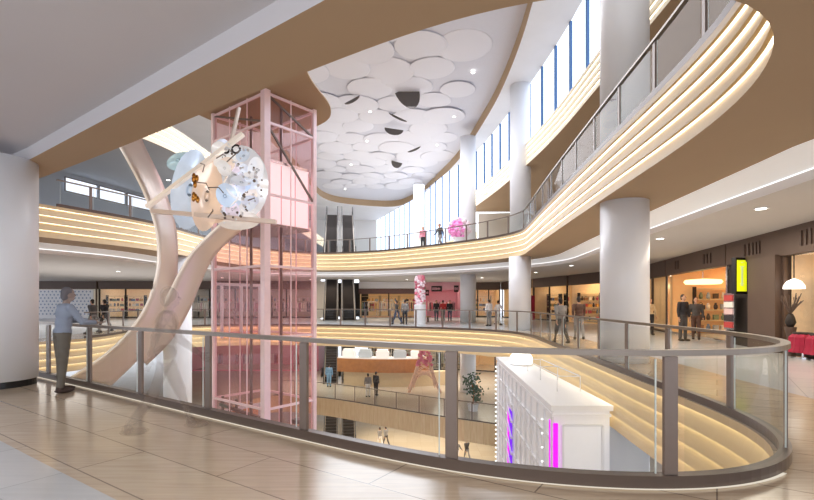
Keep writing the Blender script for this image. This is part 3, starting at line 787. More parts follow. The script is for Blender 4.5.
# inside the orange shop: ring lamp, arch, table
c = W(703, 283, 20.5)
root = thing('pendant_lamp', tuple(c), 'broad glowing oval ceiling lamp inside the orange-lit shop', 'lamp')
m = MB(); m.lathe([(.2, -.02), (.68, -.05), (.75, .05), (.68, .14), (.2, .18)], 28, c); m.build('shade', M['lampwarm'], root, smooth=True)
m = MB(); m.tube([c + Vector((0, 0, .15)), (c.x, c.y, 3.2)], .02); m.build('rod', M['steel'], root)
m = MB(); q0 = P2(3.3, 5.4, 0)
ptsA = []; 
tt = (Vector(RL(17.2, 23.5)[1]) - Vector(RL(17.2, 23.5)[0])).normalized()
arch = [(-.9, 0), (-.9, 1.5)] + [(.9 * math.cos(PI - PI * i / 10), 1.5 + .8 * math.sin(PI * i / 10)) for i in range(1, 10)] + [(.9, 1.5), (.9, 0)]
m.tube([q0 + Vector((tt.x * u, tt.y * u, h)) for u, h in arch], .1, 8)
tag(m.build('arch_frame', M['palewarm']), 'pale rounded arch standing at the back of the orange-lit shop', 'arch')
def table(loc, rz, label, mat, w=1.4, d=.7, h=.75):
    r = thing('display_table', loc, label, 'table'); r.rotation_euler = (0, 0, rz)
    m = MB(); m.box((0, 0, h), (w, d, .06)); o = m.build('table_top', mat); o.parent = r
    for sx_ in (-1, 1):
        for sy_ in (-1, 1):
            m = MB(); m.box((sx_ * (w / 2 - .06), sy_ * (d / 2 - .06), h / 2), (.06, .06, h)); o = m.build('leg', mat); o.parent = r
    return r
q = P2(2.2, 2.5, 0); table(tuple(q), math.atan2(tt.y, tt.x), 'cream display table inside the orange-lit shop', M['creamstone'])
q = P2(4.4, 3.2, 0); table(tuple(q), math.atan2(tt.y, tt.x), 'wooden display table deep inside the orange-lit shop', M['woodcounter'])
for i, u in enumerate((1.8, 2.2, 2.6)):
    q = P2(u, 2.5, .78); place('bag', make_bag, tuple(q), 1.3, 'handbag standing on the cream table in the orange-lit shop', 'bag', 'handbags on the cream table', {'bag_body': PALM[(i * 5) % 12]})
for i, u in enumerate((4.0, 4.4, 4.8)):
    q = P2(u, 3.2, .78); place('pot', make_pot, tuple(q), 0, 'vase standing on the wooden table in the orange-lit shop', 'vase', 'vases on the wooden table', {'': PALM[(i * 4 + 1) % 12]})
# right-edge shop: dome lamp and crimson skirted stand
c = W(794, 284, 13.4)
root = thing('dome_lamp', tuple(c), 'white dome lamp hanging in the pale shop window at the right edge', 'lamp')
m = MB(); m.lathe([(.26, -.14), (.245, -.04), (.17, .08), (.06, .14), (.02, .155)], 24, c); m.build('shade', M['lampwhite'], root, smooth=True)
m = MB(); m.tube([c + Vector((0, 0, .18)), (c.x, c.y, 3.2)], .015); m.build('cord', M['dark'], root)
def skirt(px, py, Y, label):
    c = W(px, py, Y); m = MB(); n = 20; vs = []; 
    for lv, (r, z) in enumerate([(.22, .64), (.28, .55), (.3, .3), (.34, .14)]):
        for k in range(n):
            a = 2 * PI * k / n; rr = r * (1 + (.12 if k % 2 else -.06) * (lv > 0)); vs.append(Vector((c.x + rr * math.cos(a), c.y + rr * math.sin(a), z + .02)))
    m.add(vs, [(i * n + k, i * n + (k + 1) % n, (i + 1) * n + (k + 1) % n, (i + 1) * n + k) for i in range(3) for k in range(n)] + [tuple(range(n))])
    r = thing('skirt_stand', (c.x, c.y, 0), label, 'display stand')
    m.build('pleated_skirt', M['crimson'], r)
    k = MB(); k.lathe([(.2, 0), (.2, .03), (.03, .04), (.03, .6)], 16, (c.x, c.y, 0)); k.build('stand', M['steel'], r)
    k = MB(); k.lathe([(.225, .63), (.235, .68), (.21, .7)], 16, (c.x, c.y, 0)); k.build('waistband', M['dark'], r)
skirt(803, 340, 12.6, 'crimson pleated skirt on a low stand, left one in the right-edge shop window')
skirt(821, 340, 12.0, 'crimson pleated skirt on a low stand at the right frame edge of the shop window')
c = W(787, 330, 13.1)
root = thing('plant_stand', (c.x + .1, c.y, 0), 'dark vase of twigs on a pedestal inside the right-edge shop window', 'plant')
m = MB(); m.lathe([(.14, 0), (.12, .05), (.08, .5), (.14, .78), (.14, .82)], 16, (c.x + .1, c.y, 0)); m.build('pedestal', M['header'], root)
m = MB(); m.lathe([(.07, .82), (.13, .95), (.1, 1.1), (.05, 1.2)], 16, (c.x + .1, c.y, 0)); m.build('vase', M['dark'], root, smooth=True)
m = MB(); rr = random.Random(5)
for i in range(26):
    a = rr.uniform(0, 6.28); e = rr.uniform(.1, .3); m.tube([(c.x + .1, c.y, 1.18), (c.x + .1 + e * .5 * math.cos(a), c.y + e * .5 * math.sin(a), 1.4), (c.x + .1 + e * math.cos(a), c.y + e * math.sin(a), 1.4 + rr.uniform(.05, .4))], .012, 5)
m.build('twigs', M['header'], root)
# pink shop signs
def board(px0, py0, px1, py1, Y, label):
    a = W(px0, py0, Y); c = W(px1, py1, Y); r = thing('sign_board', tuple((a + c) / 2), label, 'sign')
    m = MB(); m.box((a + c) / 2, (abs(c.x - a.x), .1, abs(a.z - c.z))); m.build('board', M['dark'], r)
    w_, h_ = abs(c.x - a.x), abs(a.z - c.z); m = MB(); x = min(a.x, c.x) + w_ * .12; rr = random.Random(int(px0))
    while x < max(a.x, c.x) - w_ * .15:
        m.box((x, Y - .06, (a.z + c.z) / 2), (w_ * .06, .02, h_ * rr.uniform(.3, .5))); x += w_ * .11
    m.build('lettering', M['pinkwall'], r)
board(431.5, 286, 442, 291.5, 48.8, 'small dark sign board over the pink shop entrance')
board(454, 285.5, 458.5, 292, 48.8, 'narrow dark sign board hung at the right of the pink shopfront')
board(425.5, 290, 429, 295.5, 48.8, 'tiny dark sign board at the left of the pink shopfront')

# ------------------------------------------------------------------ escalators
def make_escalator():
    r = thing('escalator', (0, 0, 0)); run = 9.4; rise = 5.4; w = .5
    m = MB(); n = 27; pts = [(0, -.9), (0, 0)]
    y, z = .6, 0.0; st = []
    vs = []; path = [(-.4, 0), (.5, 0)]
    for i in range(n):
        yy = .5 + (run - .5) * i / n; zz = rise * (i + 1) / n; path += [(yy, zz), (.5 + (run - .5) * (i + 1) / n, zz)]
    path += [(run + .9, rise)]
    A = [Vector((-w, p[0], p[1] + .03)) for p in path]; B = [Vector((w, p[0], p[1] + .03)) for p in path]
    m.strip(A, B); m.build('steps', M['dark'], r)
    side = [(-.5, -.12), (.4, -.12), (run, rise - .9), (run + 1, rise - .9), (run + 1, rise + .12), (run, rise + .12), (.4, .12), (-.5, .12)]
    for s in (-1, 1):
        m = MB(); k = len(side); x0, x1 = s * w, s * (w + .14)
        m.add([Vector((x0, p[0], p[1])) for p in side] + [Vector((x1, p[0], p[1])) for p in side], [tuple(range(k)), tuple(range(2 * k - 1, k - 1, -1))] + [(i, (i + 1) % k, k + (i + 1) % k, k + i) for i in range(k)])
        m.build('skirt_panel', M['railmetal'], r)
        hp = [(-.45, .12), (-.6, .55), (-.4, .95), (.4, .98), (run, rise + .98), (run + .8, rise + .98), (run + 1.05, rise + .6), (run + .9, rise + .12)]
        m = MB(); m.tube([Vector((s * (w + .07), p[0], p[1])) for p in hp], .045, 8); m.build('handrail', M['black'], r)
        g = MB(); kk = [(-.4, .12), (-.5, .55), (-.35, .9), (.4, .93), (run, rise + .93), (run + .8, rise + .93), (run + .8, rise + .12), (run, rise + .12), (.4, .12)]
        g.add([Vector((s * (w + .07), p[0], p[1])) for p in kk], [tuple(range(len(kk)))]); g.build('glass_side', M['shopglass'], r)
    m = MB(); k = [(-.4, -.15), (.5, -.15), (run, rise - .95), (run, rise - .5), (.5, -.05)]
    m.add([Vector((-w, p[0], p[1])) for p in k] + [Vector((w, p[0], p[1])) for p in k], [tuple(range(5)), tuple(range(9, 4, -1))] + [(i, (i + 1) % 5, 5 + (i + 1) % 5, 5 + i) for i in range(5)])
    m.build('underside', M['dark'], r)
    return r
esc = None
for lv, z, nm in ((1, 0.0, 'main'), (2, 5.4, 'upper'), (3, -5.4, 'lower'), (4, -10.8, 'basement')):
    for s, sd in ((-1, 'left'), (1, 'right')):
        x = (EX0 + EX1) / 2 + s * .78
        lab = '%s dark escalator of the pair rising from the %s floor' % (sd, nm)
        if esc is None:
            esc = make_escalator(); esc.location = (x, EY0 + s * .11, z); esc.rotation_euler = (0, 0, .144); tag(esc, lab, 'escalator')
        else: dup(esc, (x, EY0 + s * .11, z), .144, lab, None)

# ------------------------------------------------------------------ pink lift tower
T = [Vector((-5.3, 17.3)), Vector((-3.85, 19.1)), Vector((-6.6, 21.3)), Vector((-8.15, 19.5))]
root = thing('lift_tower', (-6, 19.3, -10.8), 'tall pink glass lift tower with steel frame rising through the opening', 'lift')
tower = root
ZB, ZTOP = -10.8, 9.48
for i, p in enumerate(T):
    m = MB(); s = .26 if i == 0 else .16
    m.box((p.x, p.y, (ZB + ZTOP) / 2), (s, s, ZTOP - ZB), rz=.9); m.build('corner_post', M['pinkframe'], root)
levels = [ZB + .2 + i * 2.7 for i in range(8)] + [ZTOP - .1]
for z in levels:
    for i in range(4):
        a, c = T[i], T[(i + 1) % 4]; m = MB(); m.bar((a.x, a.y, z), (c.x, c.y, z), .08, .09); m.build('cross_beam', M['pinkframe'], root)
for i in range(4):
    a, c = T[i], T[(i + 1) % 4]
    g = MB(); g.quad((a.x, a.y, ZB), (c.x, c.y, ZB), (c.x, c.y, ZTOP), (a.x, a.y, ZTOP)); g.build('glass_wall', M['pinkglass'], root)
    for f in ((.5,) if i in (0, 2) else (.33, .67)):
        q = a.lerp(c, f); m = MB(); m.box((q.x, q.y, (ZB + ZTOP) / 2), (.035, .035, ZTOP - ZB), rz=.9); m.build('mullion', M['pinkframe'], root)
rr = random.Random(2)
for i in (0, 3):
    a, c = T[i], T[(i + 1) % 4]
    for z0, z1 in zip(levels, levels[1:]):
        if i == 0 and z0 > 4.5 or i == 3 and z0 > 6:
            m = MB(); m.bar((a.x, a.y, z1), (c.x, c.y, z0), .07); m.build('brace', M['darkmetal'], root)
ctr = sum(T, Vector((0, 0))) / 4
for dx, dy in ((-.7, .5), (.8, -.3)):
    m = MB(); m.box((ctr.x + dx, ctr.y + dy, (ZB + ZTOP) / 2), (.1, .1, ZTOP - ZB)); m.build('guide_rail', M['darkmetal'], root)
for dx, dy in ((-.1, 0), (.1, .05)):
    m = MB(); m.tube([(ctr.x + dx, ctr.y + dy, 6.9), (ctr.x + dx, ctr.y + dy, ZTOP)], .02, 6); m.build('cable', M['dark'], root)
cabp = [p.lerp(ctr, .10) for p in T]
cab = thing('lift_cab', (ctr.x, ctr.y, 4.4), 'white lit lift cab stopped at the upper floor inside the pink tower', 'lift cab')
m = MB(); m.prism([tuple(p) for p in cabp], 4.5, 6.9); m.build('cab_body', pm('cab_white', '#fbfafa', .4, emit=.55, var=0), cab)
for z in (4.45, 6.9):
    m = MB(); m.prism([tuple(p.lerp(ctr, -.03)) for p in cabp], z, z + .1); m.build('cab_trim', M['steel'], cab)
a, c = cabp[0], cabp[1]; nrm = (a + c) / 2 - ctr; nrm.normalize()
for f in (.02, .34, .66, .98):
    q = a.lerp(c, f) + nrm * .02; m = MB(); m.box((q.x, q.y, 5.7), (.035, .035, 2.3)); m.build('cab_seam', M['pinkframe'], cab)
# landing frames at the main floor inside the tower
for z, nm in ((0.0, 'main floor'), (-5.4, 'lower floor')):
    r = tower
    a, c = T[2].lerp(ctr, .06), T[3].lerp(ctr, .06)
    for f in (.1, .5, .9):
        q = a.lerp(c, f); m = MB(); m.box((q.x, q.y, z + 1.15), (.1, .1, 2.3)); m.build('gate_post', M['white'], r)
    m = MB(); m.bar((a.x, a.y, z + 2.3), (c.x, c.y, z + 2.3), .12); m.build('gate_beam', M['white'], r)
    for f0, f1 in ((.12, .48), (.52, .88)):
        p, q = a.lerp(c, f0), a.lerp(c, f1); m = MB(); m.quad((p.x, p.y, z), (q.x, q.y, z), (q.x, q.y, z + 2.2), (p.x, p.y, z + 2.2)); m.build('gate_leaf', M['pinkglass'], r)
# machinery at the foot
r = tower
for k in range(5):
    m = MB(); m.bar((T[3].x + .4, T[3].y - .3, -4.9 + k * .55), (T[0].x - .2, T[0].y + .5, -5.2 + k * .55), .12); m.build('machine_rail', M['railmetal'], r)
for k in range(6):
    q = T[3].lerp(T[0], .15 + k * .14); m = MB(); m.tube([(q.x, q.y + .2, -10.8), (q.x, q.y + .2, -2.4 - (k % 2) * .5)], .06, 8); m.build('machine_upright', M['railmetal'], r)
for k in range(4):
    q = T[0].lerp(T[1], .2 + k * .2); m = MB(); m.lathe([(.05, 0), (.24, .05), (.24, .2), (.05, .25)], 16, (q.x - .4, q.y + .4, -5 + k * .5)); m.build('roller', M['darkmetal'], r)

# ------------------------------------------------------------------ ribbon sculpture
root = thing('ribbon_sculpture', tuple(W(165, 300, 12)), 'champagne twisted ribbon sculpture with steel struts and an iridescent flower left of the lift', 'sculpture')
def ribbon(Lp, Rp, Ya, Yb, name, bulge=.25):
    Ls = catmull([tuple(p) for p in Lp], False, 6); Rs = catmull([tuple(p) for p in Rp], False, 6); n = 40
    def rs(P):
        L = [0]
        for a, c in zip(P, P[1:]): L.append(L[-1] + (c - a).length)
        out = []
        for k in range(n):
            d = L[-1] * k / (n - 1); j = max(i for i in range(len(L)) if L[i] <= d + 1e-9); j = min(j, len(P) - 2)
            out.append(P[j].lerp(P[j + 1], (d - L[j]) / max(1e-9, L[j + 1] - L[j])))
        return out
    A, B = rs(Ls), rs(Rs); m = MB(); cols = 7; g = []
    for j in range(cols):
        f = j / (cols - 1); g.append([W(a.x + (b_.x - a.x) * f, a.y + (b_.y - a.y) * f, (Ya + (Yb - Ya) * f) - bulge * math.sin(PI * f)) for a, b_ in zip(A, B)])
    m.add([v for row_ in g for v in row_], [(j * n + i, j * n + i + 1, (j + 1) * n + i + 1, (j + 1) * n + i) for j in range(cols - 1) for i in range(n - 1)])
    o = m.build(name, M['champ'], root, smooth=True)
    sol = o.modifiers.new('s', 'SOLIDIFY'); sol.thickness = .05; sol.offset = 1
    e = MB(); e.tube(g[0], .035, 8); e.build('edge_trim', M['champ_edge'], o, smooth=True)
    e = MB(); e.tube(g[-1], .022, 8); e.build('edge_trim', M['champ_edge'], o, smooth=True)
ribbon([(110, 128), (122, 150), (133, 170), (144, 192), (151, 210), (156, 228), (158.5, 250), (157, 272), (152, 292), (143, 312), (128, 333), (105, 355), (72, 377)],
       [(134, 122), (143, 146), (153, 166), (162, 186), (168, 203), (173, 220), (176, 242), (176, 266), (175, 288), (172, 306), (162, 330), (140, 356), (110, 385)], 12.0, 12.9, 'ribbon_arm', .08)
ribbon([(222, 223), (206, 238), (191, 254), (180, 272), (171, 290), (163, 306), (150, 328), (132, 350)], [(243, 227), (228, 240), (216, 252), (207, 266), (199, 284), (187, 312), (170, 340), (146, 364)], 12.5, 13.3, 'ribbon_arm', .06)
def strut(p, q, Y0, Y1, w, mat='steel'):
    m = MB(); m.bar(W(*p, Y0), W(*q, Y1), w, w * .7); m.build('strut', M[mat], root)
strut((147, 207), (243, 134), 11.8, 11.4, .13, 'champ_edge'); strut((152, 211), (276, 222), 11.7, 11.7, .15, 'champ')
strut((150, 206), (190, 168), 12.2, 12.5, .07); strut((229, 152), (239, 108), 12.0, 12.2, .10, 'champ'); strut((165, 212), (200, 223), 12.2, 12.4, .07, 'champ'); strut((200, 223), (222, 208), 12.4, 12.2, .06, 'champ')
def petal(px, py, Y, rx, ry, rot, tilt, color, cup=.35, metal=.35):
    c = W(px, py, Y); k = Y / F; m = MB(); nr, na = 6, 24
    R = Matrix.Rotation(rot, 3, 'Y') @ Matrix.Rotation(tilt, 3, 'Z')
    vs = [c]
    for i in range(1, nr + 1):
        for a in range(na):
            f = i / nr; th = 2 * PI * a / na; v = Vector((rx * k * f * math.cos(th), cup * rx * k * (f * f), ry * k * f * math.sin(th))); vs.append(c + R @ v)
    fs = [(0, 1 + a, 1 + (a + 1) % na) for a in range(na)]
    for i in range(nr - 1):
        for a in range(na): fs.append((1 + i * na + a, 1 + i * na + (a + 1) % na, 1 + (i + 1) * na + (a + 1) % na, 1 + (i + 1) * na + a))
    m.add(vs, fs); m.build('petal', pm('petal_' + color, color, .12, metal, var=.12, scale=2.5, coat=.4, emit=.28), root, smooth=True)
petal(190, 190, 11.95, 17, 40, .15, .5, '#d3e3f7', -.3); petal(207, 196, 11.8, 14, 36, .12, .4, '#f3dac6', -.3)
petal(178, 160, 12.3, 14, 9, -.3, 0, '#c6e6f0', .3); petal(234, 180, 12.25, 31, 38, -.2, -.3, '#f0f2f8', .4)
rr = random.Random(21)
pcs = ['#f6f5f4', '#e6ecf8', '#f5e6da', '#dfe4f6', '#fbfbfc', '#d3e2f5', '#efe3f0']
for i in range(34):
    a = rr.uniform(-1.9, 2.0); d = rr.uniform(.1, .95) ** .6 * 36
    petal(224 + d * math.cos(a), 181 + d * math.sin(a), 11.45 + rr.uniform(0, .5), rr.uniform(5, 12), rr.uniform(5, 14), rr.uniform(-1.5, 1.5), rr.uniform(-1.1, 1.1), pcs[i % 7], rr.uniform(-.5, .5), .15)
petal(236, 219, 12.1, 22, 10, 0, 0, '#f7efe8', .3); petal(209, 213, 12.0, 15, 9, .3, 0, '#eed3bd', .25)
m = MB(); m2 = MB()
for i in range(60):
    a = rr.uniform(-1.5, 1.7); r_ = rr.uniform(.55, 1.05) * 40; px, py = 222 + r_ * math.cos(a), 182 + r_ * math.sin(a)
    m = MB(); m.ell(W(px, py, 11.3 + rr.uniform(0, .2)), (rr.uniform(.02, .045),) * 3, 8, 5); m.build('bead' if i % 3 else 'ornament', M['white'] if i % 3 else M['darkmetal'], root, smooth=True)
m = MB()
for i in range(9):
    m.ell(W(196 + rr.uniform(-4, 5), 184 + rr.uniform(-9, 20), 11.35), (.05, .04, .09), 8, 5)
m.build('gold_cluster', pm('gold', '#c58a3e', .25, .8), root, smooth=True)
for i in range(7):
    p_ = (rr.uniform(195, 250), rr.uniform(150, 215)); q_ = (p_[0] + rr.uniform(-16, 16), p_[1] + rr.uniform(-14, 14))
    m = MB(); m.tube([W(*p_, 11.3), W((p_[0] + q_[0]) / 2 + 3, (p_[1] + q_[1]) / 2 - 3, 11.2), W(*q_, 11.3)], .014, 6); m.build('wire', M['darkmetal'], root)
for (px, py, r_) in ((236, 149, 4), (226, 150, 3)):
    m = MB(); c = W(px, py, 11.6); k = 11.6 / F; m.tube([c + Vector((r_ * k * math.cos(2 * PI * i / 16), 0, r_ * k * math.sin(2 * PI * i / 16))) for i in range(17)], .025, 6); m.build('ring', M['dark'], root)

# ------------------------------------------------------------------ white light pavilion in the opening
root = thing('light_pavilion', (3.9, 14, -10.8), 'tall white panelled pavilion with magenta light strips standing in the opening', 'pavilion')
q = [Vector((3.29, 10.4)), Vector((4.56, 10.4)), Vector((4.72, 19.7)), Vector((3.87, 19.7))]
ZP = -.8
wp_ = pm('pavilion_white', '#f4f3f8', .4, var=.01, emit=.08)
m = MB(); m.prism([tuple(p) for p in q], -10.8, ZP - .12); m.build('body', wp_, root)
qc = sum(q, Vector((0, 0))) / 4
m = MB(); m.prism([(p.x + (.06 if p.x > 4.1 else -.06), p.y + (-.06 if p.y < 15 else .06)) for p in q], ZP - .12, ZP); m.build('cornice', wp_, root)
m = MB(); m.prism([(p.x + (.03 if p.x > 4.1 else -.03), p.y + (-.03 if p.y < 15 else .03)) for p in q], ZP - .26, ZP - .2); m.build('molding', wp_, root)
# front face inset frames
for (x0, x1, z0, z1) in ((3.5, 4.4, -3.6, -1.25), (3.5, 4.4, -6.6, -3.9), (3.5, 4.4, -9.8, -6.9)):
    m = MB(); Y = 10.38
    for a, c in (((x0, z0), (x1, z0)), ((x1, z0), (x1, z1)), ((x1, z1), (x0, z1)), ((x0, z1), (x0, z0))): m.bar((a[0], Y, a[1]), (c[0], Y, c[1]), .045, .05)
    m.build('panel_frame', M['white'], root)
# long face details
A0, A1 = q[0], q[3]
def LF(f, z, d=.02): p = A0.lerp(A1, f); return Vector((p.x - d, p.y, z))
for k in range(13):
    m = MB(); m.bar(LF(k / 12, -10.8), LF(k / 12, ZP - .26), .06, .05); m.build('rib', M['white'], root)
for k, z in enumerate((-1.6, -2.6, -3.6, -4.6, -5.6, -6.6)):
    m = MB(); m.bar(LF(.02, z), LF(.98, z), .05, .05); m.build('rib', M['white'], root)
lat = MB()
for k in range(10):
    for z in (-2.6, -3.6, -4.6, -5.6, -6.6):
        lat.bar(LF(.05 + k * .09, z, .03), LF(.05 + (k + 1) * .09, z + 1, .03), .03)
for k in range(9): lat.bar(LF(.57, -6.4 + k * .55, .06), LF(.68, -6.0 + k * .55, .06), .07)
lat.build('lattice', M['white'], root)
for (f0, f1, mt) in ((.005, .02, 'magenta'), (.57, .635, 'violet'), (.64, .68, 'magenta')):
    m = MB(); m.quad(LF(f0, -10, .05), LF(f1, -10, .05), LF(f1, ZP - .35 if f0 < .1 else -2.2, .05), LF(f0, ZP - .35 if f0 < .1 else -2.2, .05)); m.build('light_strip', M[mt], root)
m = MB(); m.box((3.33, 10.36, -5.6), (.10, .05, 8.8)); m.build('light_strip', M['magenta'], root)
for k in range(18):
    m = MB(); m.ell(LF(.08, -1.3 - k * .34, .08), (.022,) * 3, 6, 4); m.build('bulb', M['bulb'], root)
for k in range(34):
    m = MB(); m.ell(LF(.985, -1.2 - k * .19, .1), (.035,) * 3, 6, 4); m.build('bulb', M['bulb'], root)
# glass box and white lantern on its roof
r = thing('lantern_dome', (4.1, 16, ZP), 'rounded white lantern resting on the pavilion roof', 'lantern')
m = MB(); m.lathe([(.36, 0), (.42, .1), (.4, .3), (.28, .48), (.08, .55)], 24, (4.25, 17.2, ZP)); m.build('shade', M['lampwhite'], r, smooth=True)
m = MB(); m.lathe([(.42, 0), (.42, .06)], 24, (4.25, 17.2, ZP)); m.build('base', M['white'], r)
r = thing('roof_rail', (4.1, 13.5, ZP), 'thin white guard frame on the pavilion roof', 'rail')
for y in (12, 13.8, 15.6):
    m = MB(); m.tube([(3.9 + (y - 12) * .05, y, ZP), (3.9 + (y - 12) * .05, y, ZP + .4), (4.5, y, ZP + .4), (4.5, y, ZP)], .015, 6); m.build('hoop', M['white'], r)
for x in (3.95, 4.5):
    m = MB(); m.tube([(x, 12, ZP + .4), (x + .03, 15.6, ZP + .4)], .015, 6); m.build('bar', M['white'], r)

# ------------------------------------------------------------------ lower level: bar, lattice tower, plants
def arcpts(c, r, a0, a1, n): return [(c[0] + r * math.cos(a0 + (a1 - a0) * i / n), c[1] + r * math.sin(a0 + (a1 - a0) * i / n)) for i in range(n + 1)]
cb = (-1.2, 50)
root = thing('curved_bar', (-1.2, 38, -5.4), 'curved lower-level bar with cream base and thick wooden counter band', 'bar')
o_ = arcpts(cb, 12.0, math.radians(250), math.radians(293), 24); i_ = arcpts(cb, 11.2, math.radians(250), math.radians(293), 24)
m = MB(); m.prism(o_ + i_[::-1], -5.4, -4.25); m.build('base', M['creamstone'], root)
o2 = arcpts(cb, 12.35, math.radians(248), math.radians(284), 24); i2 = arcpts(cb, 11.2, math.radians(248), math.radians(284), 24)
m = MB(); m.prism(o2 + i2[::-1], -4.2, -3.1); m.build('counter_band', M['woodcounter'], root)
o3 = arcpts(cb, 12.3, math.radians(248), math.radians(284), 24); i3 = arcpts(cb, 11.0, math.radians(248), math.radians(284), 24)
m = MB(); m.prism(o3 + i3[::-1], -3.1, -3.02); m.build('counter_top', M['white'], root)
for k in range(5):
    a = math.radians(252 + k * 7); x, y = cb[0] + 11.8 * math.cos(a), cb[1] + 11.8 * math.sin(a)
    m = MB(); m.box((x, y, -2.75), (1.05, .5, .5), rz=a + PI / 2); m.box((x, y, -2.42), (.9, .4, .18), rz=a + PI / 2)
    tag(m.build('display_case', M['wall_blue'] if k % 2 else M['white']), 'boxy display case on the curved wooden counter', 'display case', 'display cases on the curved counter')
P, Lw, t, n, _ = shop(13, (6, 47.5), (-4.0, 47.5), -5.4, 5, M['wall_white'], M['led_shop'], 'white lower-level shopfront behind the curved bar', 4, framem=M['dark'])
fill_racks(P, Lw, t, 'the lower-level shop behind the bar', [(2, .9), (4.5, 1.1), (7, .9)], 49)
fill_shelves(P, Lw, t, 5, 'the lower-level shop behind the bar', 4, 50, d=2.2)
P, Lw, t, n, _ = shop(14, (-9, 47), (-22, 47), -5.4, 5, M['pinkwall'], M['led_shop'], 'pink lower-level shopfront seen through the lift tower', 5, framem=M['pinkdeco'])
fill_racks(P, Lw, t, 'the pink lower-level shop', [(2, .9), (5, 1.1), (8, .9), (11, 1.1)], 59, [PALM[6], PALM[8], PALM[0], PALM[9]])
P, Lw, t, n, _ = shop(15, (14, 44), (6.2, 47.3), -5.4, 5, M['warmwall'], M['led_shop'], 'lower-level warm shopfront behind the white column', 3, framem=M['dark'])
# lattice tower
root = thing('lattice_tower', (1.35, 36.3, -5.4), 'peach lattice arch tower topped with pink flowers beside the curved bar', 'sculpture')
bx, by, bz = 1.35, 36.3, -5.4
def prof(z): return .28 + 1.0 * (1 - z / 3.9) ** 1.7
for sx_ in (-1, 1):
    for sy_ in (-1, 1):
        m = MB(); zs = [i * .3 for i in range(14)]
        for off_ in (0, .16):
            m.tube([(bx + sx_ * (prof(z) - off_ * .9), by + sy_ * .6 * (prof(z)), bz + z) for z in zs], .055, 6)
        for z in zs[:-1]:
            m.bar((bx + sx_ * prof(z), by + sy_ * .6 * prof(z), bz + z), (bx + sx_ * (prof(z + .3) - .15), by + sy_ * .6 * prof(z + .3), bz + z + .3), .05)
        m.build('leg', M['peach'], root)
m = MB()
for sy_ in (-1, 1):
    for z in (1.5, 2.2, 2.9, 3.6):
        m.bar((bx - prof(z), by + sy_ * .6 * prof(z), bz + z), (bx + prof(z), by + sy_ * .6 * prof(z), bz + z), .09)
    for z in (1.5, 2.2, 2.9):
        m.bar((bx - prof(z), by + sy_ * .6 * prof(z), bz + z), (bx + prof(z + .7), by + sy_ * .6 * prof(z + .7), bz + z + .7), .06)
        m.bar((bx + prof(z), by + sy_ * .6 * prof(z), bz + z), (bx - prof(z + .7), by + sy_ * .6 * prof(z + .7), bz + z + .7), .06)
    m.tube([(bx + .8 * math.cos(a), by + sy_ * .55, bz + .35 + 1.05 * math.sin(a)) for a in [PI * i / 12 for i in range(13)]], .07, 6)
m.build('cross_lattice', M['peach'], root)
m = MB(); rr = random.Random(4)
for i in range(46):
    z = rr.uniform(2.0, 3.8); m.ell((bx + rr.uniform(-1, 1) * (prof(min(z, 3.8)) + .1), by - .3 + rr.uniform(-.3, .1), bz + z), (.13, .1, .13), 7, 5)
f_ = m.build('flower_cluster', M['pinkdeco'], root); f_['kind'] = 'stuff'
# pink and white flower column at main floor
c = W(420, 326, 33.0)
root = thing('flower_pillar', (c.x, c.y, 0), 'slim pillar of pink and white flowers on a white drum at the far edge', 'flower display')
m = MB(); m.lathe([(.42, 0), (.42, 1.35), (.36, 1.4)], 20, (c.x, c.y, 0)); m.build('drum', M['white'], root)
m = MB(); m2 = MB(); rr = random.Random(6)
for i in range(90):
    z = 1.4 + rr.random() * 2.0; a = rr.uniform(0, 6.28); (m if i % 3 else m2).ell((c.x + .3 * math.cos(a), c.y + .3 * math.sin(a), z), (.12, .12, .12), 7, 5)
m.build('pale_flowers', M['paleblossom'], root)['kind'] = 'stuff'; m2.build('red_flowers', M['pinkdeco'], root)['kind'] = 'stuff'
m = MB(); m.tube([(c.x, c.y, 1.3), (c.x, c.y, 3.5)], .2, 10); m.build('stem', M['pinkwall'], root)
# benches at the far edge of main floor
def bench(x, y, label):
    r = thing('bench', (x, y, 0), label, 'bench')
    m = MB(); m.box((x, y, .43), (2.6, .6, .08)); m.build('seat', M['woodcounter'], r)
    for s in (-1, 1): 
        m = MB(); m.box((x + s * 1.05, y, .2), (.12, .5, .4)); m.build('leg', M['dark'], r)
bench(-2.2, 36, 'long wooden bench in front of the clothing shop beside the escalators')
bench(.6, 36.5, 'long wooden bench next to the pink flower pillar')
# upper blossom planter
c = W(459, 232, 32.6)
root = thing('blossom_planter', (c.x, c.y, 5.4), 'big pink blossom arrangement in a white pot on the upper gallery', 'flowers')
m = MB(); m.lathe([(.3, 5.4), (.42, 6.0), (.45, 6.1), (.3, 6.1)], 20, (c.x, c.y, 0)); m.build('pot', M['white'], root)
m = MB(); m2 = MB(); rr = random.Random(8)
for i in range(260):
    v = Vector((rr.gauss(0, 1), rr.gauss(0, 1), rr.gauss(0, 1))).normalized() * rr.uniform(.5, 1)
    p_ = Vector((c.x + v.x * .85, c.y + v.y * .7, 6.75 + v.z * .75)); (m2 if (p_.x > c.x + .3 or rr.random() < .25) else m).ell(p_, (.13, .13, .1), 7, 5)
m.build('pink_blossom', M['pinkblossom'], root, smooth=True)['kind'] = 'stuff'; m2.build('pale_blossom', M['paleblossom'], root, smooth=True)['kind'] = 'stuff'
m = MB()
for i in range(12):
    a = i * PI / 6; m.tube([(c.x, c.y, 6.0), (c.x + .3 * math.cos(a), c.y + .3 * math.sin(a), 6.6)], .025, 5)
m.build('stem', M['leaf'], root)
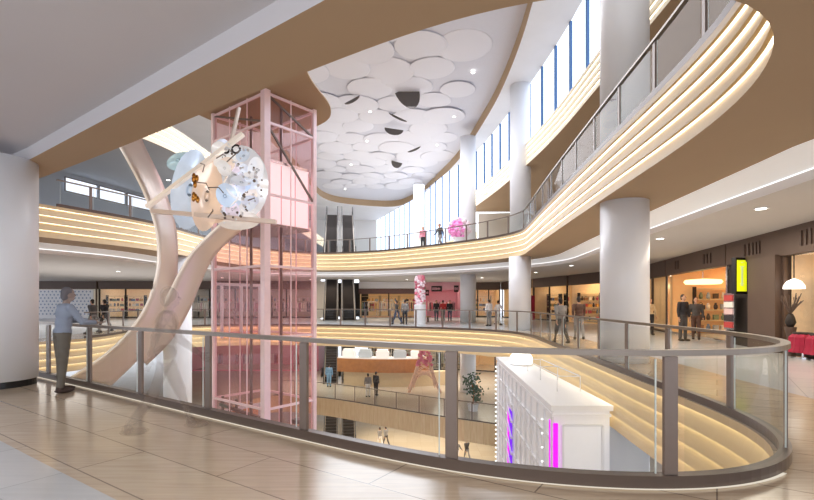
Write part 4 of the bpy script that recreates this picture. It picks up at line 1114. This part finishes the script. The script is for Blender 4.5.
# lower-level potted tree
c = W(473, 411, 29.6)
root = thing('potted_plant', (c.x, c.y, -5.4), 'small loose green potted tree on the lower level left of the white pavilion', 'plant')
m = MB(); m.lathe([(.28, 0), (.36, .45), (.3, .45)], 18, (c.x, c.y, -5.4)); m.build('pot', M['white'], root)
m = MB(); m.tube([(c.x, c.y, -5.0), (c.x + .05, c.y, -4.2), (c.x - .1, c.y, -3.5)], .04, 6); m.tube([(c.x + .05, c.y, -4.3), (c.x + .35, c.y, -3.8)], .025, 6); m.build('trunk', M['woodcounter'], root)
m = MB(); rr = random.Random(12)
for i in range(220):
    cl_ = rr.choice([(-.35, -3.55, .4), (.1, -3.3, .4), (.35, -4.0, .35), (-.1, -4.1, .35), (.3, -4.6, .3)])
    p_ = Vector((c.x + cl_[0] + rr.gauss(0, cl_[2] * .5), c.y + rr.gauss(0, .25), cl_[1] + rr.gauss(0, cl_[2] * .45)))
    m.ell(p_, (.1, .03, .05), 6, 4, Matrix.Rotation(rr.uniform(0, 6), 3, 'Z') @ Matrix.Rotation(rr.uniform(-1, 1), 3, 'Y'))
m.build('leaves', M['leaf'], root)['kind'] = 'stuff'
# ------------------------------------------------------------------ people
def remeshed(name, build, voxel, mat, smooth_it=4, fac=.5):
    m = MB(); build(m)
    o = m.build('tmp', mat)
    r = o.modifiers.new('r', 'REMESH'); r.mode = 'VOXEL'; r.voxel_size = voxel
    s = o.modifiers.new('s', 'SMOOTH'); s.iterations = smooth_it; s.factor = fac
    dg = bpy.context.evaluated_depsgraph_get(); me = bpy.data.meshes.new_from_object(o.evaluated_get(dg))
    bpy.data.objects.remove(o); me.name = name
    for p in me.polygons: p.use_smooth = True
    me.materials.clear(); me.materials.append(mat)
    ob = bpy.data.objects.new(name, me); col.objects.link(ob); return ob
def limb(m, pts, rs, seg=10):
    pts = [Vector(p) for p in pts]
    m.tube(pts, rs[0], seg, rs)
    for p, r in zip(pts, rs): m.ell(p, (r, r, r), seg, 6)
def make_person(pose):
    """figure facing +Y, feet on z=0, about 1.72 tall"""
    r = thing('person', (0, 0, 0))
    lh, rh = Vector((-.095, 0, .92)), Vector((.095, 0, .92)); pz = 0
    def leg(hip, th, kn):   # th: thigh swing forward (rad), kn: knee bend back
        k = hip + Vector((hip.x * .05, math.sin(th) * .43, -math.cos(th) * .43)); a2 = th - kn
        a = k + Vector((0, math.sin(a2) * .41, -math.cos(a2) * .41)); return hip, k, a, a2
    P = {'stand': ((.03, .02), (-.03, .04), (.06, .12), (-.02, .15)), 'walk': ((.38, .08), (-.30, .32), (-.42, .2), (.42, .45)), 'lean': ((.05, .05), (-.05, .05), (.62, .95), (.55, .95))}[pose]
    L, R = leg(lh, *P[0]), leg(rh, *P[1])
    drop = min(L[2].z, R[2].z) - .085
    D = Vector((0, 0, -drop))
    L = tuple([v + D for v in L[:3]]) + (L[3],); R = tuple([v + D for v in R[:3]]) + (R[3],)
    lean = {'stand': .0, 'walk': .05, 'lean': .10}[pose]
    def up(z, y=0, x=0): return Vector((x, y + math.sin(lean) * (z - .92), .92 + math.cos(lean) * (z - .92))) + D
    def arm(s, th, el):
        sh = up(1.40, 0, s * .19); e = sh + Vector((s * .045, math.sin(th) * .29, -math.cos(th) * .29)); a2 = th + el
        w = e + Vector((s * .01 if pose != 'lean' else -s * .06, math.sin(a2) * .25, -math.cos(a2) * .25)); return sh, e, w, (w - e).normalized()
    AL, AR = arm(-1, *P[2]), arm(1, *P[3])
    head = up(1.60, .02)
    def body(m):
        for g in (L, R):
            limb(m, g[:3], [.082, .055, .038])
            ft = g[2]; m.ell(ft + Vector((0, .07, -.045)), (.045, .125, .04), 10, 6)
        m.ell(up(.98), (.155, .115, .13)); m.ell(up(1.14), (.135, .1, .14)); m.ell(up(1.3), (.165, .11, .15)); m.ell(up(1.395), (.175, .085, .07))
        limb(m, [up(1.40), up(1.52, .012)], [.06, .052])
        m.ell(head + Vector((0, 0, .02)), (.074, .092, .105), 16, 12); m.ell(head + Vector((0, .03, -.055)), (.05, .06, .05))
        m.ell(head + Vector((0, .098, -.005)), (.013, .02, .022), 8, 6); m.ell(head + Vector((0, .088, -.05)), (.022, .012, .009), 8, 6)
        for s in (-1, 1): m.ell(head + Vector((s * .077, -.005, 0)), (.012, .02, .03), 8, 6)
        for s, g in ((-1, AL), (1, AR)):
            limb(m, g[:3], [.05, .04, .028])
            d = g[3]; fwd = Vector((0, 1, 0)) - d * d.y; fwd = fwd.normalized() if fwd.length > .2 else Vector((0, 0, 1))
            side = d.cross(fwd).normalized()
            pc = g[2] + d * .05
            for q in (-.027, -.009, .009, .027): limb(m, [g[2] + d * .005, pc + fwd * q + d * .03], [.02, .014], 8)
            for q, ln in ((-.03, .055), (-.01, .068), (.01, .075), (.03, .066)):
                b0 = pc + fwd * q + d * .035; b1 = b0 + d * ln * .55 + side * (-s) * .012; b2 = b1 + d * ln * .4 + side * (-s) * .022
                limb(m, [b0, b1, b2], [.0105, .0095, .008], 6)
            limb(m, [pc - d * .02 + fwd * .025, pc + d * .015 + fwd * .06, pc + d * .045 + fwd * .068], [.014, .0115, .0095], 6)
    b = remeshed('body', body, .0105, M['skin'], 3); b.parent = r
    def shirt(m):
        m.ell(up(1.0), (.172, .13, .11)); m.ell(up(1.14), (.155, .12, .15)); m.ell(up(1.3), (.182, .128, .16)); m.ell(up(1.395), (.19, .1, .075))
        for g in (AL, AR):
            end = g[1].lerp(g[2], .82); limb(m, [g[0], g[1], end], [.066, .055, .043])
    s_ = remeshed('shirt', shirt, .02, PALM[0], 4); s_.parent = r
    def trous(m):
        m.ell(up(.96), (.168, .128, .11))
        for g in (L, R): limb(m, [g[0], g[1], g[1].lerp(g[2], .93)], [.1, .072, .058])
    t_ = remeshed('trousers', trous, .02, PALM[3], 4); t_.parent = r
    for g in (L, R):
        m = MB(); ft = g[2]; m.ell(ft + Vector((0, .065, -.04)), (.054, .145, .046), 12, 8); m.ell(ft + Vector((0, 0, -.01)), (.05, .06, .06), 10, 6)
        o = m.build('shoe', M['dark'], smooth=True); o.parent = r
    def hair(m):
        m.ell(head + Vector((0, -.02, .045)), (.083, .09, .095)); m.ell(head + Vector((0, -.05, -.01)), (.07, .06, .09))
    h_ = remeshed('hair', hair, .014, M['dark'], 3); h_.parent = r
    for s in (-1, 1):
        m = MB(); m.ell(head + Vector((s * .03, .087, .012)), (.011, .008, .007), 8, 6); o = m.build('eye', M['black'], smooth=True); o.parent = r
    return r
POSES = {}
def person(pose, x, y, z, rz, shirt, trousers, label, scale=1., extra=None, mats=None, hair=None):
    mt = {'shirt': shirt, 'trousers': trousers}
    if hair: mt['hair'] = hair
    if mats: mt.update(mats)
    if pose not in POSES:
        o = make_person(pose); POSES[pose] = o; o.location = (x, y, z); o.rotation_euler = (0, 0, rz); o.scale = (scale,) * 3; tag(o, label, 'person')
        for ch in o.children:
            k = ch.name.split('.')[0]
            if k in mt: ch.material_slots[0].link = 'OBJECT'; ch.material_slots[0].material = mt[k]
        return o
    return dup(POSES[pose], (x, y, z), rz, label, None, 'person', mt, scale)
def cl(name, c): return pm('cloth_' + name, c, .8, var=.08, scale=10)
K = {k: cl(k, v) for k, v in dict(bluegrey='#8d99ad', olive='#6f685c', black='#2a282b', charcoal='#4a4644', brown='#5d4337', white='#e8e4e0', pink='#d98a9b', red='#c23b3b', sky='#7fa9cc', green='#3f8f6a', beige='#c9b291', navy='#39435c', grey='#8f8b88').items()}
def ghost(name, c, a):
    return pm('ghost_' + name, c, .8, var=.05, alpha=a)
# near figure at the balustrade beside the left column
gm = {k: ghost(k, v, .82) for k, v in dict(shirt='#98a4b8', trousers='#6d685f', shoe='#4a3b36', hair='#6d6a70', body='#a08d84', eye='#222222').items()}
x, y = (62 - CX) * 7.75 / F, 7.75
person('lean', x, y, 0, math.radians(-34), gm['shirt'], gm['trousers'], 'person in blue-grey shirt and dark trousers leaning by the balustrade beside the left column', 1.02)
# passer-by fading in the long exposure, in front of the balustrade
g2 = {k: ghost(k + '_faint', v, .10) for k, v in dict(shirt='#857a72', trousers='#8a7c70', shoe='#70594c', hair='#8a8078', body='#8f7d70', eye='#555555').items()}
person('walk', (165 - CX) * 5.3 / F, 5.3, 0, math.radians(-60), g2['shirt'], g2['trousers'], 'faint see-through brown figure striding along the balustrade over the tiles', 1., mats=g2)
for ch in POSES['lean'].children:
    k = ch.name.split('.')[0]
    if k in gm: ch.material_slots[0].link = 'OBJECT'; ch.material_slots[0].material = gm[k]
for ch in POSES['walk'].children:
    k = ch.name.split('.')[0]
    ch.material_slots[0].link = 'OBJECT'; ch.material_slots[0].material = g2[k]
B = {'body': M['skin'], 'shoe': M['dark'], 'hair': M['dark'], 'eye': M['black']}
def pp(pose, px, pfoot, z, rz, sh, tr, label, scale=1., Y=None):
    Y = Y or F * (CZ - z) / (pfoot - HY) if z < CZ else Y
    return person(pose, (px - CX) * Y / F, Y, z, math.radians(rz), K[sh], K[tr], label, scale, mats=B)
pp('walk', 561, 344, 0, 10, 'grey', 'charcoal', 'walking person in a grey top, nearer one of the couple on the right')
pp('walk', 579, 340, 0, -10, 'brown', 'grey', 'walking person in a dark brown coat beside the grey-topped one', 1.04)
pp('walk', 93, 334, 0, 75, 'charcoal', 'grey', 'left one of two dark-clothed walkers on the far left floor')
pp('walk', 105, 332, 0, 75, 'black', 'charcoal', 'right one of two dark-clothed walkers on the far left floor')
pp('stand', 683, 341, 0, 200, 'black', 'charcoal', 'dark-clothed person at the orange shop entrance, left of two', 1.06)
pp('stand', 696, 339.5, 0, 150, 'charcoal', 'brown', 'dark-clothed person at the orange shop entrance, right of two', 1.0)
pp('stand', 650, 335, 0, 180, 'beige', 'black', 'person in a beige top seen just right of the large column')
pp('stand', 489, 326, 0, 30, 'white', 'grey', 'person in white standing before the warm shop between the columns', 1.0)
pp('walk', 498, 325, 0, -60, 'white', 'white', 'person all in white walking by the slim column')
pp('stand', 436.4, 321, 0, 180, 'black', 'black', 'person in black on the left before the pink shop')
pp('stand', 443, 321, 0, 10, 'red', 'black', 'person in a red top in the middle before the pink shop')
pp('stand', 449.8, 321, 0, 170, 'black', 'navy', 'person in black top on the right before the pink shop')
pp('walk', 397, 324.5, 0, 60, 'charcoal', 'navy', 'person in charcoal walking before the clothing shop')
pp('stand', 405, 324.5, 0, 0, 'grey', 'black', 'person in grey standing beside the charcoal walker')
pp('stand', 423, 0, 5.4, 160, 'pink', 'black', 'person with pink top and black trousers on the upper gallery', 1.05, Y=34.6)
pp('walk', 440, 0, 5.4, 120, 'charcoal', 'grey', 'person in charcoal top on the upper gallery beside the blossoms', 1.12, Y=33.6)
pp('stand', 368, 397, -5.4, 20, 'grey', 'white', 'left one of the pair standing on the lower level')
pp('stand', 376, 395.5, -5.4, -30, 'charcoal', 'black', 'right one of the pair standing on the lower level, darker clothes', 1.03)
pp('stand', 329, 387, -5.4, 0, 'sky', 'sky', 'person in light blue at the foot of the lower escalators', 1.1)
pp('stand', 453, 391, -5.4, 170, 'red', 'green', 'person with red top and green trousers by the lower white column')
pp('walk', 380, 447, -10.8, 40, 'grey', 'white', 'left one of the pair walking on the basement floor near the escalators')
pp('walk', 386, 446, -10.8, 40, 'grey', 'charcoal', 'right one of the pair walking on the basement floor near the escalators')
pp('walk', 457, 462, -10.8, -40, 'grey', 'white', 'left one of the pair on the basement floor beside the thick bronze post')
pp('walk', 467, 461, -10.8, 30, 'charcoal', 'grey', 'right one of the pair on the basement floor beside the thick bronze post')

# ------------------------------------------------------------------ camera, world, lights
cam = bpy.data.cameras.new('camera'); cam.sensor_width = 36; cam.lens = 36 * F / 814; cam.shift_y = (HY - 250) / 814; cam.clip_end = 300
co = bpy.data.objects.new('camera', cam); col.objects.link(co); co.location = (0, 0, CZ); co.rotation_euler = (PI / 2, 0, 0); scn.camera = co
w = bpy.data.worlds.new('world'); scn.world = w; w.use_nodes = True
bg = w.node_tree.nodes['Background']; bg.inputs[0].default_value = S('#eef3ff'); bg.inputs[1].default_value = 2.4
def arealight(name, loc, sx, sy, energy, color='#ffffff', rot=(0, 0, 0), spread=PI):  # added fill lamps without fixtures, unseen by the camera
    l = bpy.data.lights.new(name, 'AREA'); l.shape = 'RECTANGLE'; l.size = sx; l.size_y = sy; l.energy = energy; l.color = S(color)[:3]; l.spread = spread
    o = bpy.data.objects.new(name, l); col.objects.link(o); o.location = loc; o.rotation_euler = rot; o.visible_camera = False; return o
arealight('ceiling_fill', (-4, -3.5, 4.2), 14, 7, 700, '#fff4e6')
arealight('atrium_fill', (-3, 34, 14.2), 10, 34, 4500, '#f4f7ff')
arealight('right_hall_fill', (9, 14, 3.6), 2, 16, 420, '#fff0dc')
arealight('far_hall_fill', (-1, 42.5, 3.6), 20, 4, 600, '#fff0dc')
arealight('left_hall_fill', (-22, 32, 3.6), 10, 18, 900, '#fff4ea')
arealight('lower_hall_fill', (-1, 40, -1.9), 18, 8, 900, '#fff0dc')
arealight('basement_fill', (-3, 38, -7.0), 20, 12, 1400, '#fff0dc')
arealight('upper_fill', (-1, 48, 9.0), 14, 12, 700, '#ffffff')
scn.view_settings.view_transform = 'Standard'; scn.view_settings.look = 'None'; scn.view_settings.exposure = 0.18
scn.cycles.use_denoising = True
scn.cycles.max_bounces = 10; scn.cycles.transparent_max_bounces = 32; scn.cycles.diffuse_bounces = 5; scn.cycles.glossy_bounces = 4
scn.cycles.sample_clamp_indirect = 6; scn.cycles.caustics_reflective = False; scn.cycles.caustics_refractive = False
